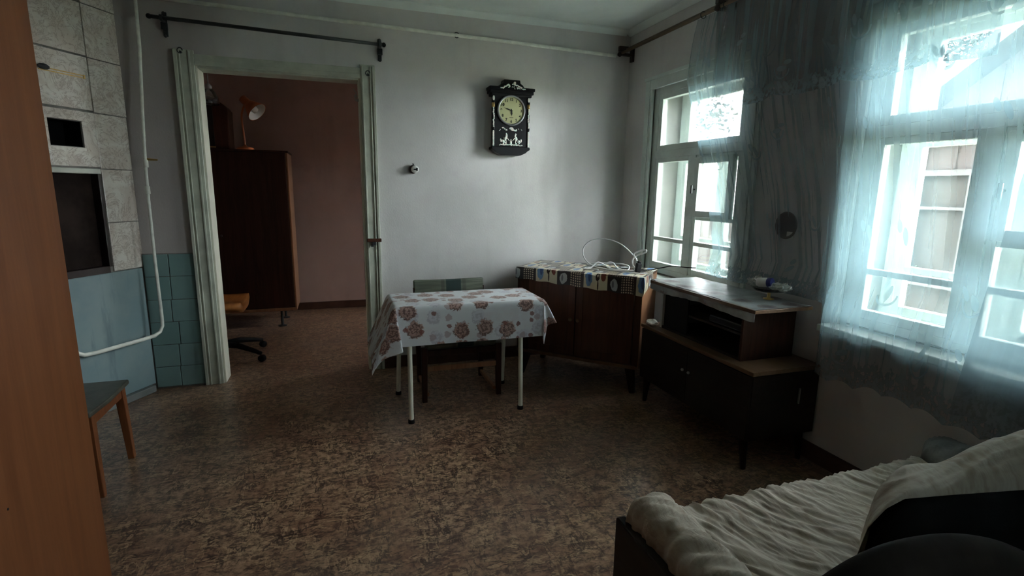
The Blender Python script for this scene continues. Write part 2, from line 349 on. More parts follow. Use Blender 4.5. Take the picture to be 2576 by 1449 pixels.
# ------------------------------------------------------------------ mesh helpers
class MB:
    def __init__(s): s.bm = bmesh.new(); s.uv = None
    def box(s, lo, hi, rot=None, about=None):
        g = bmesh.ops.create_cube(s.bm, size=1)['verts']
        c = Vector([(a+b)/2 for a, b in zip(lo, hi)]); d = [abs(b-a) for a, b in zip(lo, hi)]
        for v in g: v.co = Vector((v.co.x*d[0], v.co.y*d[1], v.co.z*d[2]))+c
        if rot is not None:
            p = Vector(about) if about is not None else c
            for v in g: v.co = rot @ (v.co-p) + p
        return s
    def taper(s, p0, p1, a, b, n=4, ang=PI/4):
        """square/round bar from p0 to p1, radii a -> b"""
        p0, p1 = Vector(p0), Vector(p1); d = (p1-p0).normalized()
        u = Vector((1, 0, 0)) if abs(d.x) < .9 else Vector((0, 1, 0)); u = (u-d*u.dot(d)).normalized(); v = d.cross(u)
        rg = []
        for p, r in ((p0, a), (p1, b)):
            rg.append([s.bm.verts.new(p+(u*math.cos(ang+2*PI*i/n)+v*math.sin(ang+2*PI*i/n))*r) for i in range(n)])
        for i in range(n): s.bm.faces.new((rg[0][i], rg[0][(i+1) % n], rg[1][(i+1) % n], rg[1][i]))
        s.bm.faces.new(rg[0][::-1]); s.bm.faces.new(rg[1]); return s
    def tube(s, pts, r, n=8, closed=False):
        pts = [Vector(p) for p in pts]; prev = None; rings = []
        up_ = None
        for i, p in enumerate(pts):
            a = pts[max(i-1, 0)]; b = pts[min(i+1, len(pts)-1)]; d = (b-a).normalized()
            if up_ is None:
                up_ = Vector((0, 0, 1)) if abs(d.z) < .9 else Vector((1, 0, 0))
            u = (up_-d*up_.dot(d)).normalized(); up_ = u; v = d.cross(u)
            rad = r[i] if isinstance(r, (list, tuple)) else r
            rings.append([s.bm.verts.new(p+(u*math.cos(2*PI*k/n)+v*math.sin(2*PI*k/n))*rad) for k in range(n)])
        for i in range(len(rings)-1):
            for k in range(n): s.bm.faces.new((rings[i][k], rings[i][(k+1) % n], rings[i+1][(k+1) % n], rings[i+1][k]))
        s.bm.faces.new(rings[0][::-1]); s.bm.faces.new(rings[-1]); return s
    def lathe(s, prof, n=24, origin=(0, 0, 0), rot=None, caps=True):
        """prof = [(r, z)...] about local z"""
        o = Vector(origin); rings = []
        for r, z in prof:
            ring = []
            for k in range(n):
                p = Vector((max(r, 1e-4)*math.cos(2*PI*k/n), max(r, 1e-4)*math.sin(2*PI*k/n), z))
                if rot is not None: p = rot @ p
                ring.append(s.bm.verts.new(p+o))
            rings.append(ring)
        for i in range(len(rings)-1):
            for k in range(n): s.bm.faces.new((rings[i][k], rings[i][(k+1) % n], rings[i+1][(k+1) % n], rings[i+1][k]))
        if caps:
            s.bm.faces.new(rings[0][::-1]); s.bm.faces.new(rings[-1])
        return s
    def prism(s, poly, axis, a, b):
        """2-D polygon extruded along axis ('x','y','z') from a to b"""
        def P(q, t): return {'x': (t, q[0], q[1]), 'y': (q[0], t, q[1]), 'z': (q[0], q[1], t)}[axis]
        v0 = [s.bm.verts.new(P(q, a)) for q in poly]; v1 = [s.bm.verts.new(P(q, b)) for q in poly]; n = len(poly)
        s.bm.faces.new(v0); s.bm.faces.new(v1[::-1])
        for i in range(n): s.bm.faces.new((v0[i], v1[i], v1[(i+1) % n], v0[(i+1) % n]))
        return s
    def grid(s, fn, nu, nv, uvfn=None):
        """fn(i/nu, j/nv) -> point"""
        vs = [[s.bm.verts.new(fn(i/nu, j/nv)) for j in range(nv+1)] for i in range(nu+1)]
        L = s.bm.loops.layers.uv.verify()
        for i in range(nu):
            for j in range(nv):
                f = s.bm.faces.new((vs[i][j], vs[i+1][j], vs[i+1][j+1], vs[i][j+1]))
                if uvfn:
                    for l, (a, b) in zip(f.loops, ((i, j), (i+1, j), (i+1, j+1), (i, j+1))): l[L].uv = uvfn(a/nu, b/nv)
        return s
    def blob(s, c, r, seg=8):
        m = Matrix.Translation(Vector(c)) @ Matrix.Diagonal((*r, 1)) if isinstance(r, tuple) else Matrix.Translation(Vector(c)) @ Matrix.Diagonal((r, r, r, 1))
        bmesh.ops.create_uvsphere(s.bm, u_segments=seg, v_segments=max(4, seg//2), radius=1, matrix=m); return s
    def xf(s, m):
        bmesh.ops.transform(s.bm, matrix=m, verts=s.bm.verts); return s
    def build(s, name, mat, parent=None, smooth=False, bevel=0, world=False, solid=0):
        if parent is not None and world:
            bmesh.ops.translate(s.bm, vec=-parent.location, verts=s.bm.verts)
        bmesh.ops.recalc_face_normals(s.bm, faces=s.bm.faces)
        me = bpy.data.meshes.new(name); s.bm.to_mesh(me); s.bm.free()
        mats = mat if isinstance(mat, (list, tuple)) else [mat]
        for k in mats: me.materials.append(M[k] if isinstance(k, str) else k)
        if smooth: me.polygons.foreach_set('use_smooth', [True]*len(me.polygons))
        o = bpy.data.objects.new(name, me); C.objects.link(o)
        if parent is not None: o.parent = parent
        if solid:
            d = o.modifiers.new('solid', 'SOLIDIFY'); d.thickness = solid; d.offset = -1
        if bevel:
            d = o.modifiers.new('bevel', 'BEVEL'); d.width = bevel; d.segments = 2; d.limit_method = 'ANGLE'; d.angle_limit = R(40)
        return o
def tag(o, label=None, cat=None, group=None, kind=None):
    if label: o['label'] = label
    if cat: o['category'] = cat
    if group: o['group'] = group
    if kind: o['kind'] = kind
    return o
def empty(name, loc=(0, 0, 0), rz=0, label=None, cat=None, group=None, kind=None):
    o = bpy.data.objects.new(name, None); C.objects.link(o); o.location = loc; o.rotation_euler = (0, 0, rz); o.empty_display_size = .1
    return tag(o, label, cat, group, kind)
def copy_tree(o, parent=None):
    c = o.copy(); C.objects.link(c)
    if parent is not None: c.parent = parent
    for ch in list(o.children): copy_tree(ch, c)
    return c
def frame(mb, y0, y1, z0, z1, t, x0, x1, tb=None):
    """rectangular frame in a plane of constant x"""
    tb = tb or t
    mb.box((x0, y0, z0), (x1, y0+t, z1)); mb.box((x0, y1-t, z0), (x1, y1, z1))
    mb.box((x0, y0+t, z0), (x1, y1-t, z0+tb)); mb.box((x0, y0+t, z1-t), (x1, y1-t, z1)); return mb
def smoothpath(pts, n=8):
    """Catmull-Rom"""
    P = [Vector(p) for p in pts]; P = [P[0]]+P+[P[-1]]; out = []
    for i in range(1, len(P)-2):
        for k in range(n):
            t = k/n; a, b, c, d = P[i-1], P[i], P[i+1], P[i+2]
            out.append(.5*((2*b)+(c-a)*t+(2*a-5*b+4*c-d)*t*t+(3*b-a-3*c+d)*t**3))
    out.append(P[-2]); return out

# ------------------------------------------------------------------ room shell
XW, XO = 2.519, 2.90          # window wall inner / outer face
YB, YB2 = 4.32, 4.47          # back wall
XL, YF, YE = -2.25, -1.6, 6.80
H = 2.89
HB, HT = .83, 2.36            # window openings
WIN = [(3.34, .57), (1.44, .57)]
tag(MB().box((XL-.2, YF-.2, -.12), (XO, YE+.2, 0)).build('floor', 'floor'), 'mottled brown linoleum floor running through both rooms', kind='structure')
tag(MB().box((XL-.2, YF-.2, H), (XO, YE+.2, H+.15)).build('ceiling', 'ceil'), 'pale whitewashed ceiling', kind='structure')
DX0, DX1, DZ = -.90, .20, 2.32
b = MB()
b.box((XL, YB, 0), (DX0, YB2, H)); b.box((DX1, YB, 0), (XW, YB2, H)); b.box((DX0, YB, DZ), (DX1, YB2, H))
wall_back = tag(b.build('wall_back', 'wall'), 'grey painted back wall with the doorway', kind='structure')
b = MB()
ys = [YF-.2]
for cy, hw in [(-.62, .57), (1.44, .57), (3.34, .57)]:
    b.box((XW, ys[-1], 0), (XO, cy-hw, H)); b.box((XW, cy-hw, 0), (XO, cy+hw, HB)); b.box((XW, cy-hw, HT), (XO, cy+hw, H)); ys.append(cy+hw)
b.box((XW, ys[-1], 0), (XO, YB2, H))
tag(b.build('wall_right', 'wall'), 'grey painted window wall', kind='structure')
b = MB(); cy, hw = 5.6, .27
b.box((XW, YB2, 0), (XO, cy-hw, H)); b.box((XW, cy-hw, 0), (XO, cy+hw, HB+.3)); b.box((XW, cy-hw, HT), (XO, cy+hw, H)); b.box((XW, cy+hw, 0), (XO, YE+.2, H))
tag(b.build('wall_right_far_room', 'pink'), 'pink window wall of the far room', kind='structure')
tag(MB().box((XL-.2, YF-.2, 0), (XL, YB2, H)).build('wall_left', 'dark_unseen'), 'unseen left wall, darkened to cut bounce light', kind='structure')
tag(MB().box((XL-.2, YB2, 0), (XL, YE+.2, H)).build('wall_left_far_room', 'pink'), 'pink left wall of the far room', kind='structure')
tag(MB().box((XL, YF-.2, 0), (XW, YF, H)).build('wall_front', 'dark_unseen'), 'unseen wall behind the viewer, darkened to cut bounce light', kind='structure')
tag(MB().box((XL, YE, 0), (XW, YE+.2, H)).build('wall_far', 'pink'), 'pink wall seen through the doorway', kind='structure')
tag(MB().box((XL, YB2, 0), (DX0, YB2+.01, H)).box((DX1, YB2, 0), (XW, YB2+.01, H)).build('wall_back_far_side', 'pink'), 'pink far side of the doorway wall', kind='structure')
tag(MB().box((DX1+.11, YB-.018, 0), (XW, YB, .10)).build('baseboard_back', 'base', bevel=.004), 'brown baseboard under the back wall', kind='structure')
tag(MB().box((XW-.018, YF, 0), (XW, YB-.02, .10)).build('baseboard_right', 'base', bevel=.004), 'brown baseboard under the windows', kind='structure')
tag(MB().box((XL, YE-.018, 0), (XW, YE, .09)).build('baseboard_far', 'base', bevel=.004), 'dark baseboard of the far room', kind='structure')
def cove(name, lab, axis):
    b = MB(); q = [(0, 0), (0, -.045), (-.012, -.048), (-.05, -.012), (-.05, 0)]
    if axis == 'x': b.prism([(YB+a, H+c) for a, c in q], 'x', XL, XW-.05)
    else: b.prism([(XW+a, H+c) for a, c in q], 'y', YF, YB)
    tag(b.build(name, 'ceil'), lab, kind='structure')
cove('trim_1', 'pale cove strip above the back wall', 'x'); cove('trim_2', 'pale cove strip above the window wall', 'y')

# teal tiles on the wall beside the door (children of the wall)
tile_rows = [(0.012, .165), (.168, .335), (.338, .508), (.511, .675), (.678, .848), (.851, 1.012)]
xj = [-1.185, -1.18, -1.165, -1.20, -1.19, -1.188]
for (z0, z1), x in zip(tile_rows, xj):
    for x0, x1 in ((-1.345, x-.002), (x+.002, -1.027)):
        MB().box((x0, YB-.012, z0), (x1, YB, z1)).build('tile', 'tile_teal', wall_back, bevel=.003)
MB().box((-1.352, YB-.004, .0), (-1.025, YB-.0005, 1.018)).build('tile_grout', 'grout', wall_back)

# ------------------------------------------------------------------ doorway
door = empty('door_1', (-.35, YB, 0), 0, 'wide open doorway with worn white painted casing', kind='structure')
def casing(x0, x1, name, flip):
    b = MB(); d = 1 if not flip else -1
    b.box((x0, YB-.022, 0), (x1, YB, DZ+.10))
    a = x0 if not flip else x1
    for o, wd, t in ((0, .022, .034), (.032, .010, .030), (.088, .014, .030)):
        lo, hi = sorted((a+d*o, a+d*(o+wd))); b.box((lo, YB-t, 0), (hi, YB-.02, DZ+.09))
    b.build(name, 'white', door, bevel=.004, world=True)
casing(-1.023, DX0, 'casing', False); casing(DX1, .312, 'casing', True)
b = MB(); b.box((-1.0, YB-.020, DZ), (.29, YB, DZ+.075)); b.box((-.90, YB-.027, DZ), (.20, YB-.019, DZ+.03))
b.build('lintel', 'white', door, bevel=.004, world=True)
MB().box((DX0, YB-.005, 0), (DX0+.014, YB2+.012, DZ)).build('jamb', 'cream', door, bevel=.002, world=True)
MB().box((DX1-.014, YB-.005, 0), (DX1, YB2+.012, DZ)).build('jamb', 'cream', door, bevel=.002, world=True)
MB().box((DX0+.014, YB-.005, DZ-.014), (DX1-.014, YB2+.012, DZ)).build('head_jamb', 'white', door, bevel=.002, world=True)
for x, z in ((-.975, 2.405), (.257, 2.355)):
    b = MB(); pts = [(x+.016*math.cos(t), YB-.045-.004*math.sin(2*t), z+.018*math.sin(t)) for t in [i*PI/5 for i in range(10)]]
    b.tube(pts, .004, 6); b.taper((x, YB-.04, z-.005), (x, YB-.015, z-.012), .006, .006, 6); b.blob((x+.006, YB-.043, z-.012), .008)
    b.build('ring_hook', 'dark_metal', door, smooth=True, world=True)
b = MB(); b.box((.205, YB-.055, 1.078), (.318, YB-.034, 1.105)); b.build('wooden_latch', 'red_wood', door, bevel=.004, world=True)
b = MB(); b.box((.245, YB-.052, 1.052), (.275, YB-.034, 1.079)); b.box((.236, YB-.05, 1.04), (.256, YB-.034, 1.055)); b.build('latch_catch', 'dark_metal', door, bevel=.002, world=True)
b = MB(); b.tube(smoothpath([(.188, 4.36, 2.18), (.165, 4.36, 2.165), (.158, 4.36, 2.20), (.172, 4.36, 2.215), (.15, 4.36, 2.25)], 5), .004, 6); b.blob((.178, 4.36, 2.168), .014); b.blob((.170, 4.36, 2.195), .010)
b.build('bent_wire_hook', 'grey_metal', door, smooth=True, world=True)

# ------------------------------------------------------------------ windows
def build_window(n, cy, label, vent=True, X0=XW):
    hw = .57
    wd = empty('window_%d' % n, (X0, cy, HB), 0, label, kind='structure')
    B = lambda b, name, mat='white_win', **k: b.build(name, mat, wd, world=True, **k)
    y0, y1 = cy-hw, cy+hw
    # casing
    for a, c in ((y1-.02, y1+.085), (y0-.085, y0+.02)):
        B(MB().box((XW-.022, a, HB-.02), (XW-.0005, c, HT+.07)).box((XW-.032, min(a, c)+.03, HB-.02), (XW-.02, min(a, c)+.045, HT+.05)), 'casing', bevel=.004)
    B(MB().box((XW-.024, y0-.085, HT-.03), (XW-.0005, y1+.085, HT+.06)).box((XW-.034, y0-.09, HT+.045), (XW-.001, y1+.09, HT+.07)), 'casing_head', bevel=.004)
    B(MB().box((2.40, y0-.02, HB-.045), (XW+.06, y1+.02, HB-.008)), 'sill', bevel=.006)
    # reveal lining
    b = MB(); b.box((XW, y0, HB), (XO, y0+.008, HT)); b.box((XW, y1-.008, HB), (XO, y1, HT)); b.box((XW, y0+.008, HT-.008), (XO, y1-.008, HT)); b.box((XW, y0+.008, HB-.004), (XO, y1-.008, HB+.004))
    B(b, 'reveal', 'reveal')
    for xi, tag_ in ((XW+.012, 'inner'), (XO-.10, 'outer')):
        x1 = xi+.055; fm = 'frame'
        B(frame(MB(), y0+.008, y1-.008, HB+.004, HT-.008, .07, xi, x1, .045), fm, bevel=.004)
        B(MB().box((xi-.004, y0+.07, 1.775), (x1, y1-.07, 1.835)), 'transom', bevel=.004)
        B(MB().box((xi-.006, cy-.032, HB+.04), (x1, cy+.032, 1.78)), 'mullion', bevel=.004)
        gx = (xi+x1)/2
        # upper light
        f = B(frame(MB(), y0+.076, y1-.076, 1.833, HT-.075, .045, xi+.004, x1-.006), 'upper_sash', bevel=.003)
        MB().box((gx-.002, y0+.11, 1.87), (gx+.002, y1-.11, HT-.115)).build('pane', 'glass', f, world=False).location = (-X0, -cy, -HB)
        for s in (0, 1):
            a, c = ((cy+.030, y1-.076) if s == 0 else (y0+.076, cy-.030))
            b = frame(MB(), a, c, HB+.047, 1.777, .036, xi+.004, x1-.006, .045); b.box((xi+.006, a+.036, 1.105), (x1-.008, c-.036, 1.135))
            if s == 1 and vent: b.box((xi+.006, a+.036, 1.30), (x1-.008, c-.036, 1.33))
            f = B(b, 'sash', bevel=.003)
            zs = [(HB+.09, 1.107)] + ([(1.133, 1.302)] if (s == 1 and vent) else [(1.133, 1.745)])
            for z0, z1 in zs:
                MB().box((gx-.002, a+.033, z0), (gx+.002, c-.033, z1)).build('pane', 'glass', f).location = (-X0, -cy, -HB)
            if s == 1 and vent and tag_ == 'inner':
                # small hinged vent leaf standing ajar into the room
                b = MB(); w_ = c-a-.07
                frame(b, -w_, 0, 0, .43, .045, -.02, .02)
                v = b.xf(Matrix.Rotation(R(0), 4, 'Z')).build('vent_leaf', 'white_win', wd, bevel=.003)
                v.location = (xi-.01-X0, c-.030-cy, 1.325-HB); v.rotation_euler = (0, 0, R(-0)); 
                MB().box((-.002, -w_+.04, .04), (.002, -.04, .39)).build('pane', 'glass', v)
                k = MB().taper((-.02, -.022, .20), (-.05, -.022, .20), .006, .006, 8); k.box((-.055, -.03, .17), (-.045, -.014, .23)); k.build('handle', 'dark_metal', v, bevel=.002)
    return wd
build_window(1, 3.34, 'white double window in the corner half hidden by the curtain')
build_window(2, 1.44, 'white double window behind the sheer curtain at right')
build_window(3, -.62, 'unseen white window beside the viewer, added for daylight', False)  # added out of view to bring more daylight into the room
b = MB(); frame(b, 5.33, 5.87, HB+.3, HT, .08, XW+.02, XW+.07); b.box((XW+.02, 5.57, HB+.38), (XW+.07, 5.63, HT-.08))  # unseen window put in as daylight source for the far room
wd = tag(b.build('window_4', 'white_win', bevel=.004), 'guessed far-room window out of view, added for daylight', kind='structure')
MB().box((XW+.043, 5.39, HB+.36), (XW+.047, 5.81, HT-.07)).build('pane', 'glass', wd)

# ------------------------------------------------------------------ corner stove
P0 = Vector((-1.37, 4.30, 0)); AZ = R(30)
# local frame: x along the face (towards the wall corner), y into the stove, z up
stove = empty('tiled_stove', P0, R(60), 'tall corner stove with marbled tiles above and blue paint below', 'stove')
Lf = 1.15
def SB(b, name, mat, **k): return b.build(name, mat, stove, **k)
NI = (-.482, -.282, 1.73, 1.885); OV = (-.552, -.222, .91, 1.572)
b = MB()   # core, 15 cm front leaf built around the two openings
xs = [-Lf, OV[0], NI[0], NI[1], OV[1], .035]
b.box((-Lf, .0, .92), (OV[0], .15, H)); b.box((OV[1], .0, .92), (.035, .15, H))
b.box((OV[0], 0, 1.60), (OV[1], .15, NI[2])); b.box((OV[0], 0, NI[3]), (OV[1], .15, H))
b.box((OV[0], 0, NI[2]), (NI[0], .15, NI[3])); b.box((NI[1], 0, NI[2]), (OV[1], .15, NI[3])); b.box((OV[0], 0, OV[3]), (OV[1], .15, 1.60)); b.box((OV[0], .10, OV[2]), (OV[1], .15, OV[3]))
b.prism([(-Lf, .15), (.03, .15), (-.20, .50), (-.62, .72), (-Lf, .55)], 'z', .92, H)
SB(b, 'core', 'grout')
SB(MB().box((NI[0], .13, NI[2]), (NI[1], .149, NI[3])).box((NI[0]-.001, .003, NI[2]), (NI[0]+.004, .149, NI[3])).box((NI[1]-.004, .003, NI[2]), (NI[1]+.001, .149, NI[3])).box((NI[0], .003, NI[2]-.001), (NI[1], .149, NI[2]+.004)).box((NI[0], .003, NI[3]-.004), (NI[1], .149, NI[3]+.001)), 'niche', 'void')
b = MB(); b.box((-Lf, -.018, .05), (.012, .15, .92)); b.prism([(-Lf, .15), (.0, .15), (-.22, .50), (-.62, .72), (-Lf, .55)], 'z', .05, .92)
SB(b, 'painted_base', 'blue', bevel=.006)
SB(MB().box((-Lf, -.05, 0), (-.02, .10, .05)), 'plinth', 'plinth', bevel=.006)
SB(MB().box((OV[0], .045, OV[2]), (OV[1], .10, OV[3])), 'oven_door', 'sooty_door', bevel=.004)
SB(MB().box((OV[0]-.01, -.028, OV[3]-.005), (OV[1]+.012, .05, OV[3]+.028)), 'oven_ledge', 'white', bevel=.004)
SB(MB().box((OV[0], -.012, OV[2]-.03), (OV[1]+.004, .045, OV[2]+.055)), 'oven_lip', 'soot_brown', bevel=.004)
SB(MB().box((OV[1]-.002, -.014, OV[2]+.05), (OV[1]+.018, .045, OV[3]-.004)), 'oven_frame', 'soot_brown', bevel=.003)
SB(MB().box((.045, -.004, .92), (.085, .045, H)), 'corner_strip', 'white', bevel=.004)
# flue damper slit
b = MB(); b.box((-.495, -.016, 2.150), (-.225, -.010, 2.156)); b.box((-.495, -.016, 2.164), (-.225, -.010, 2.170)); b.box((-.235, -.018, 2.148), (-.225, -.008, 2.172))
d_ = SB(b, 'damper_plate', 'gold')
b = MB(); b.blob((-.47, -.022, 2.170), (.034, .012, .018), 10); b.box((-.53, -.020, 2.15), (-.520, -.010, 2.30)); b.build('damper_handle', 'dark_metal', d_, smooth=False)
cols = [(-1.14, -.80), (-.795, -.508), (-.503, -.197), (-.192, .033)]
rows = [(.925, 1.248), (1.253, 1.598), (1.603, 1.948), (1.953, 2.282), (2.287, 2.60), (2.605, 2.885)]
rnd = random.Random(3)
def cut(r, h):
    """rectangle r minus hole h"""
    x0, x1, z0, z1 = r; a, c, d, e = h
    if c <= x0 or a >= x1 or e <= z0 or d >= z1: return [r]
    out = []
    if a > x0+.01: out.append((x0, a, z0, z1))
    if c < x1-.01: out.append((c, x1, z0, z1))
    m0, m1 = max(a, x0), min(c, x1)
    if d > z0+.01: out.append((m0, m1, z0, d))
    if e < z1-.01: out.append((m0, m1, e, z1))
    return out
for ci, (a, c) in enumerate(cols):
    for z0, z1 in rows:
        dz = (rnd.random()-.5)*.02 if ci != 3 else 0
        rs = [(a, c, z0+max(dz, 0), z1)]
        for h in ((NI[0]-.003, NI[1]+.003, NI[2]-.003, NI[3]+.003), (OV[0]-.004, OV[1]+.020, OV[2]-.03, OV[3]+.030)):
            rs = [q for r in rs for q in cut(r, h)]
        for x0, x1, y0, y1 in rs:
            t = .010+rnd.random()*.004
            SB(MB().box((x0, -t, y0), (x1, .002, y1), Matrix.Rotation(R(-6.5), 3, 'Z') if (ci == 2 and 1.6 < z0 < 1.65) else None), 'tile', 'marble', bevel=.003)

# ------------------------------------------------------------------ white gas pipe along the walls
pipe = empty('gas_pipe', (-1.2, 4.25, 2.7), 0, 'white painted pipe running along the back wall and down beside the stove', 'pipe')
b = MB(); b.tube([(2.36, 4.285, 2.665), (1.4, 4.285, 2.685), (.4, 4.285, 2.70), (-.4, 4.283, 2.712), (-1.10, 4.28, 2.722)], .0135, 10)
b.build('wall_run', 'pipe', pipe, smooth=True, world=True)
pts = [(-1.195, 4.26, 2.76), (-1.200, 4.25, 2.4), (-1.222, 4.24, 2.0), (-1.240, 4.24, 1.65), (-1.246, 4.24, 1.40), (-1.249, 4.24, 1.0), (-1.247, 4.24, .56), (-1.249, 4.238, .50), (-1.262, 4.222, .462), (-1.290, 4.19, .442), (-1.34, 4.13, .437), (-1.53, 3.90, .428), (-1.577, 3.845, .432), (-1.60, 3.815, .455), (-1.610, 3.80, .50), (-1.622, 3.79, .60), (-1.628, 3.79, .72)]
MB().tube(pts, [.0105]*6+[.0115]*3+[.0135]*8, 12).build('drop_pipe', 'pipe', pipe, smooth=True, world=True)
MB().lathe([(.013, 0), (.0155, .004), (.0155, .05), (.013, .054)], 12, (-1.237, 4.24, 1.62)).build('coupling', 'pipe', pipe, smooth=True, world=True)
MB().lathe([(.013, 0), (.0155, .004), (.0155, .05), (.013, .054)], 12, (-1.244, 4.24, 1.44)).build('coupling', 'pipe', pipe, smooth=True, world=True)
MB().taper((-1.225, 4.24, 1.675), (-1.165, 4.24, 1.672), .009, .005, 8).build('tap', 'gold', pipe, world=True)
MB().lathe([(.018, 0), (.026, .004), (.026, .03), (.016, .036), (.016, .06)], 12, (-1.628, 3.79, .71)).build('pipe_end', 'grey_metal', pipe, smooth=True, world=True)
MB().tube([(.945+.019*math.cos(t), 4.285+.0, 2.694+.019*math.sin(t)) for t in [i*PI/6 for i in range(12)]], .004, 6).build('pipe_clip', 'dark_metal', pipe, world=True)

# ------------------------------------------------------------------ curtain rods
rod = empty('curtain_rod', (-.36, 4.23, 2.57), 0, 'dark metal curtain rod on the wall above the doorway', 'curtain rod')
MB().tube([(-1.12, 4.235, 2.592), (-.36, 4.235, 2.574), (.372, 4.235, 2.556)], .0125, 10).build('rod', 'dark_metal', rod, smooth=True, world=True)
for x, z in ((-1.055, 2.591), (.352, 2.557)):
    b = MB(); b.box((x-.014, 4.306, z-.10), (x+.014, 4.319, z+.055)); b.box((x-.009, 4.22, z-.018), (x+.009, 4.305, z+.016)); b.box((x-.02, 4.285, z-.06), (x+.02, 4.302, z-.015)); b.blob((x, 4.298, z+.045), .012); b.blob((x, 4.298, z-.10), .010)
    b.build('bracket', 'dark_metal', rod, bevel=.003, world=True)
for x in (-1.125, .378):
    MB().blob((x, 4.235, 2.592 if x < 0 else 2.556), .017, 10).build('finial', 'black_plastic', rod, smooth=True, world=True)
rod2 = empty('curtain_rod', (2.43, 2.2, 2.70), 0, 'pair of brown wooden curtain rods above the windows', 'curtain rod')
for dx, dz in ((0, .018), (-.045, -.014)):
    MB().tube([(2.445+dx, YB-.01, 2.698+dz), (2.445+dx, 2.0, 2.698+dz), (2.445+dx, -1.2, 2.698+dz)], .0125, 10).build('rod', 'rod_wood', rod2, smooth=True, world=True)
for y in (4.26, 3.02, 1.1, -.8):
    b = MB(); b.box((2.37, y-.018, 2.666), (2.512, y+.018, 2.686)); b.box((2.495, y-.022, 2.62), (2.518, y+.022, 2.75)); b.box((2.375, y-.016, 2.70), (2.462, y+.016, 2.742)); b.blob((2.385, y, 2.676), .022)
    b.build('bracket', 'soot_brown', rod2, bevel=.003, world=True)

# ------------------------------------------------------------------ sheer curtains
def lerp(x, pts):
    for (a, b), (c, d) in zip(pts, pts[1:]):
        if x <= c: return b+(d-b)*max(0, (x-a))/(c-a)
    return pts[-1][1]
def add_hem(o, fn):
    me = o.data; at = me.attributes.new('hem', 'FLOAT', 'POINT')
    uvl = {}
    for l, u in zip(me.loops, me.uv_layers[0].data): uvl[l.vertex_index] = u.uv
    for i in range(len(me.vertices)): at.data[i].value = fn(*uvl[i])
def hemz(y):
    t = min(1, max(0, (2.055-y)/.05)); t = t*t*(3-2*t)
    low = .585+.012*math.sin(y*9)+.022*abs(math.sin(y*PI/.135))-.022
    return .926*(1-t)+low*t
def curtain_sheet(name, y0, y1, edge0, zt, hemf, X0, amp, mat, nu, nv, parent, fold=1.0, seed=0.0, edge1=None):
    """edge0(z): y of the left edge; the right edge stays at y1"""
    def P(u, v):
        yb = y0+(y1-y0)*u; zb = hemf(yb); z = zt+(zb-zt)*v
        e0 = edge0(z) if edge0 else y0; e1 = edge1(z) if edge1 else y1
        y = e0+(e1-e0)*u
        s = (y0-yb)
        a = amp*(.45+.55*v)
        rip = math.sin(s*27+1.6*math.sin(s*5+seed)+.4*v)*.75+math.sin(s*14+seed*2+.7*v)*.6+noise.noise(Vector((s*5, v*1.2, seed)))*.5
        x = X0(v, y)+a*rip*fold
        y += .006*math.cos(s*27+seed)*v
        return Vector((min(x, 2.508), y, z))
    o = MB().grid(P, nu, nv, lambda u, v: ((y1-y0)*-u*1.35+.2*seed, (1-v)*2.05)).build(name, mat, parent, smooth=True, world=True)
    return o
cur = empty('tulle_curtain', (2.42, 1.6, 2.69), 0, 'long sheer tulle curtain with leaf embroidery across both windows', 'curtain')
def X1(v, y):
    lo = 2.474 if y > 2.10 else (2.368 if y < 1.98 else 2.368+(y-1.98)/.12*.106)
    t = min(1, max(0, (v-.05)/.85)); return 2.402*(1-t)+lo*t
edge = lambda z: lerp(z, [(.9, 3.06), (1.1, 2.98), (1.5, 3.06), (2.0, 3.24), (2.29, 3.33), (2.5, 3.29), (2.7, 3.23)])
o = curtain_sheet('sheer_panel', 3.06, .55, edge, 2.668, hemz, X1, .014, 'sheer', 420, 70, cur)
add_hem(o, lambda u, v: max(0, 1-v/.12))
e2 = lambda z: lerp(z, [(.6, 1.325), (.676, 1.322), (1.524, 1.246), (2.7, 1.12)])
o = curtain_sheet('sheer_panel', 1.31, -1.4, e2, 2.668, lambda y: .625+.02*math.sin(y*17), lambda v, y: 2.392-.05*v, .011, 'sheer2', 240, 60, cur, 1.0, 2.0)
add_hem(o, lambda u, v: max(0, 1-v/.16))
def valance(u, v):
    y = 3.02+(1.40-3.02)*u; zb = 2.035-.035*abs(math.cos((y-1.85)*PI/.42))**.6+.03; z = 2.665+(zb-2.665)*v
    return Vector((2.383+.009*math.sin(y*27+v)+.006*math.sin(y*13), y, z))
o = MB().grid(valance, 220, 24, lambda u, v: (u*1.9+3.3, (1-v)*.65)).build('lace_valance', 'sheer', cur, smooth=True, world=True)
add_hem(o, lambda u, v: max(0, 1-v/.09))
# gathering rings
for i in range(11):
    y = 3.18-i*.22
    MB().lathe([(.020, -.002), (.024, -.002), (.024, .002), (.020, .002), (.020, -.002)], 12, (2.40, y, 2.682), Matrix.Rotation(R(90), 3, 'X'), caps=False).build('ring', 'dark_metal', cur, world=True)

# dark round plate on the wall between the windows
pl = empty('wall_plate', (XW-.02, 2.385, 1.32), 0, 'dark round plate hung on the wall behind the curtain', 'plate')
MB().lathe([(0.0001, .006), (.05, .006), (.075, .016), (.080, .012), (.055, 0), (.0001, 0)], 32, (0, 0, 0), Matrix.Rotation(R(-90), 3, 'Y')).build('disc', 'soot_brown', pl, smooth=True)
MB().box((-.012, -.055, -.075), (-.006, -.012, -.035)).build('paper_tag', 'plastic_white', pl)

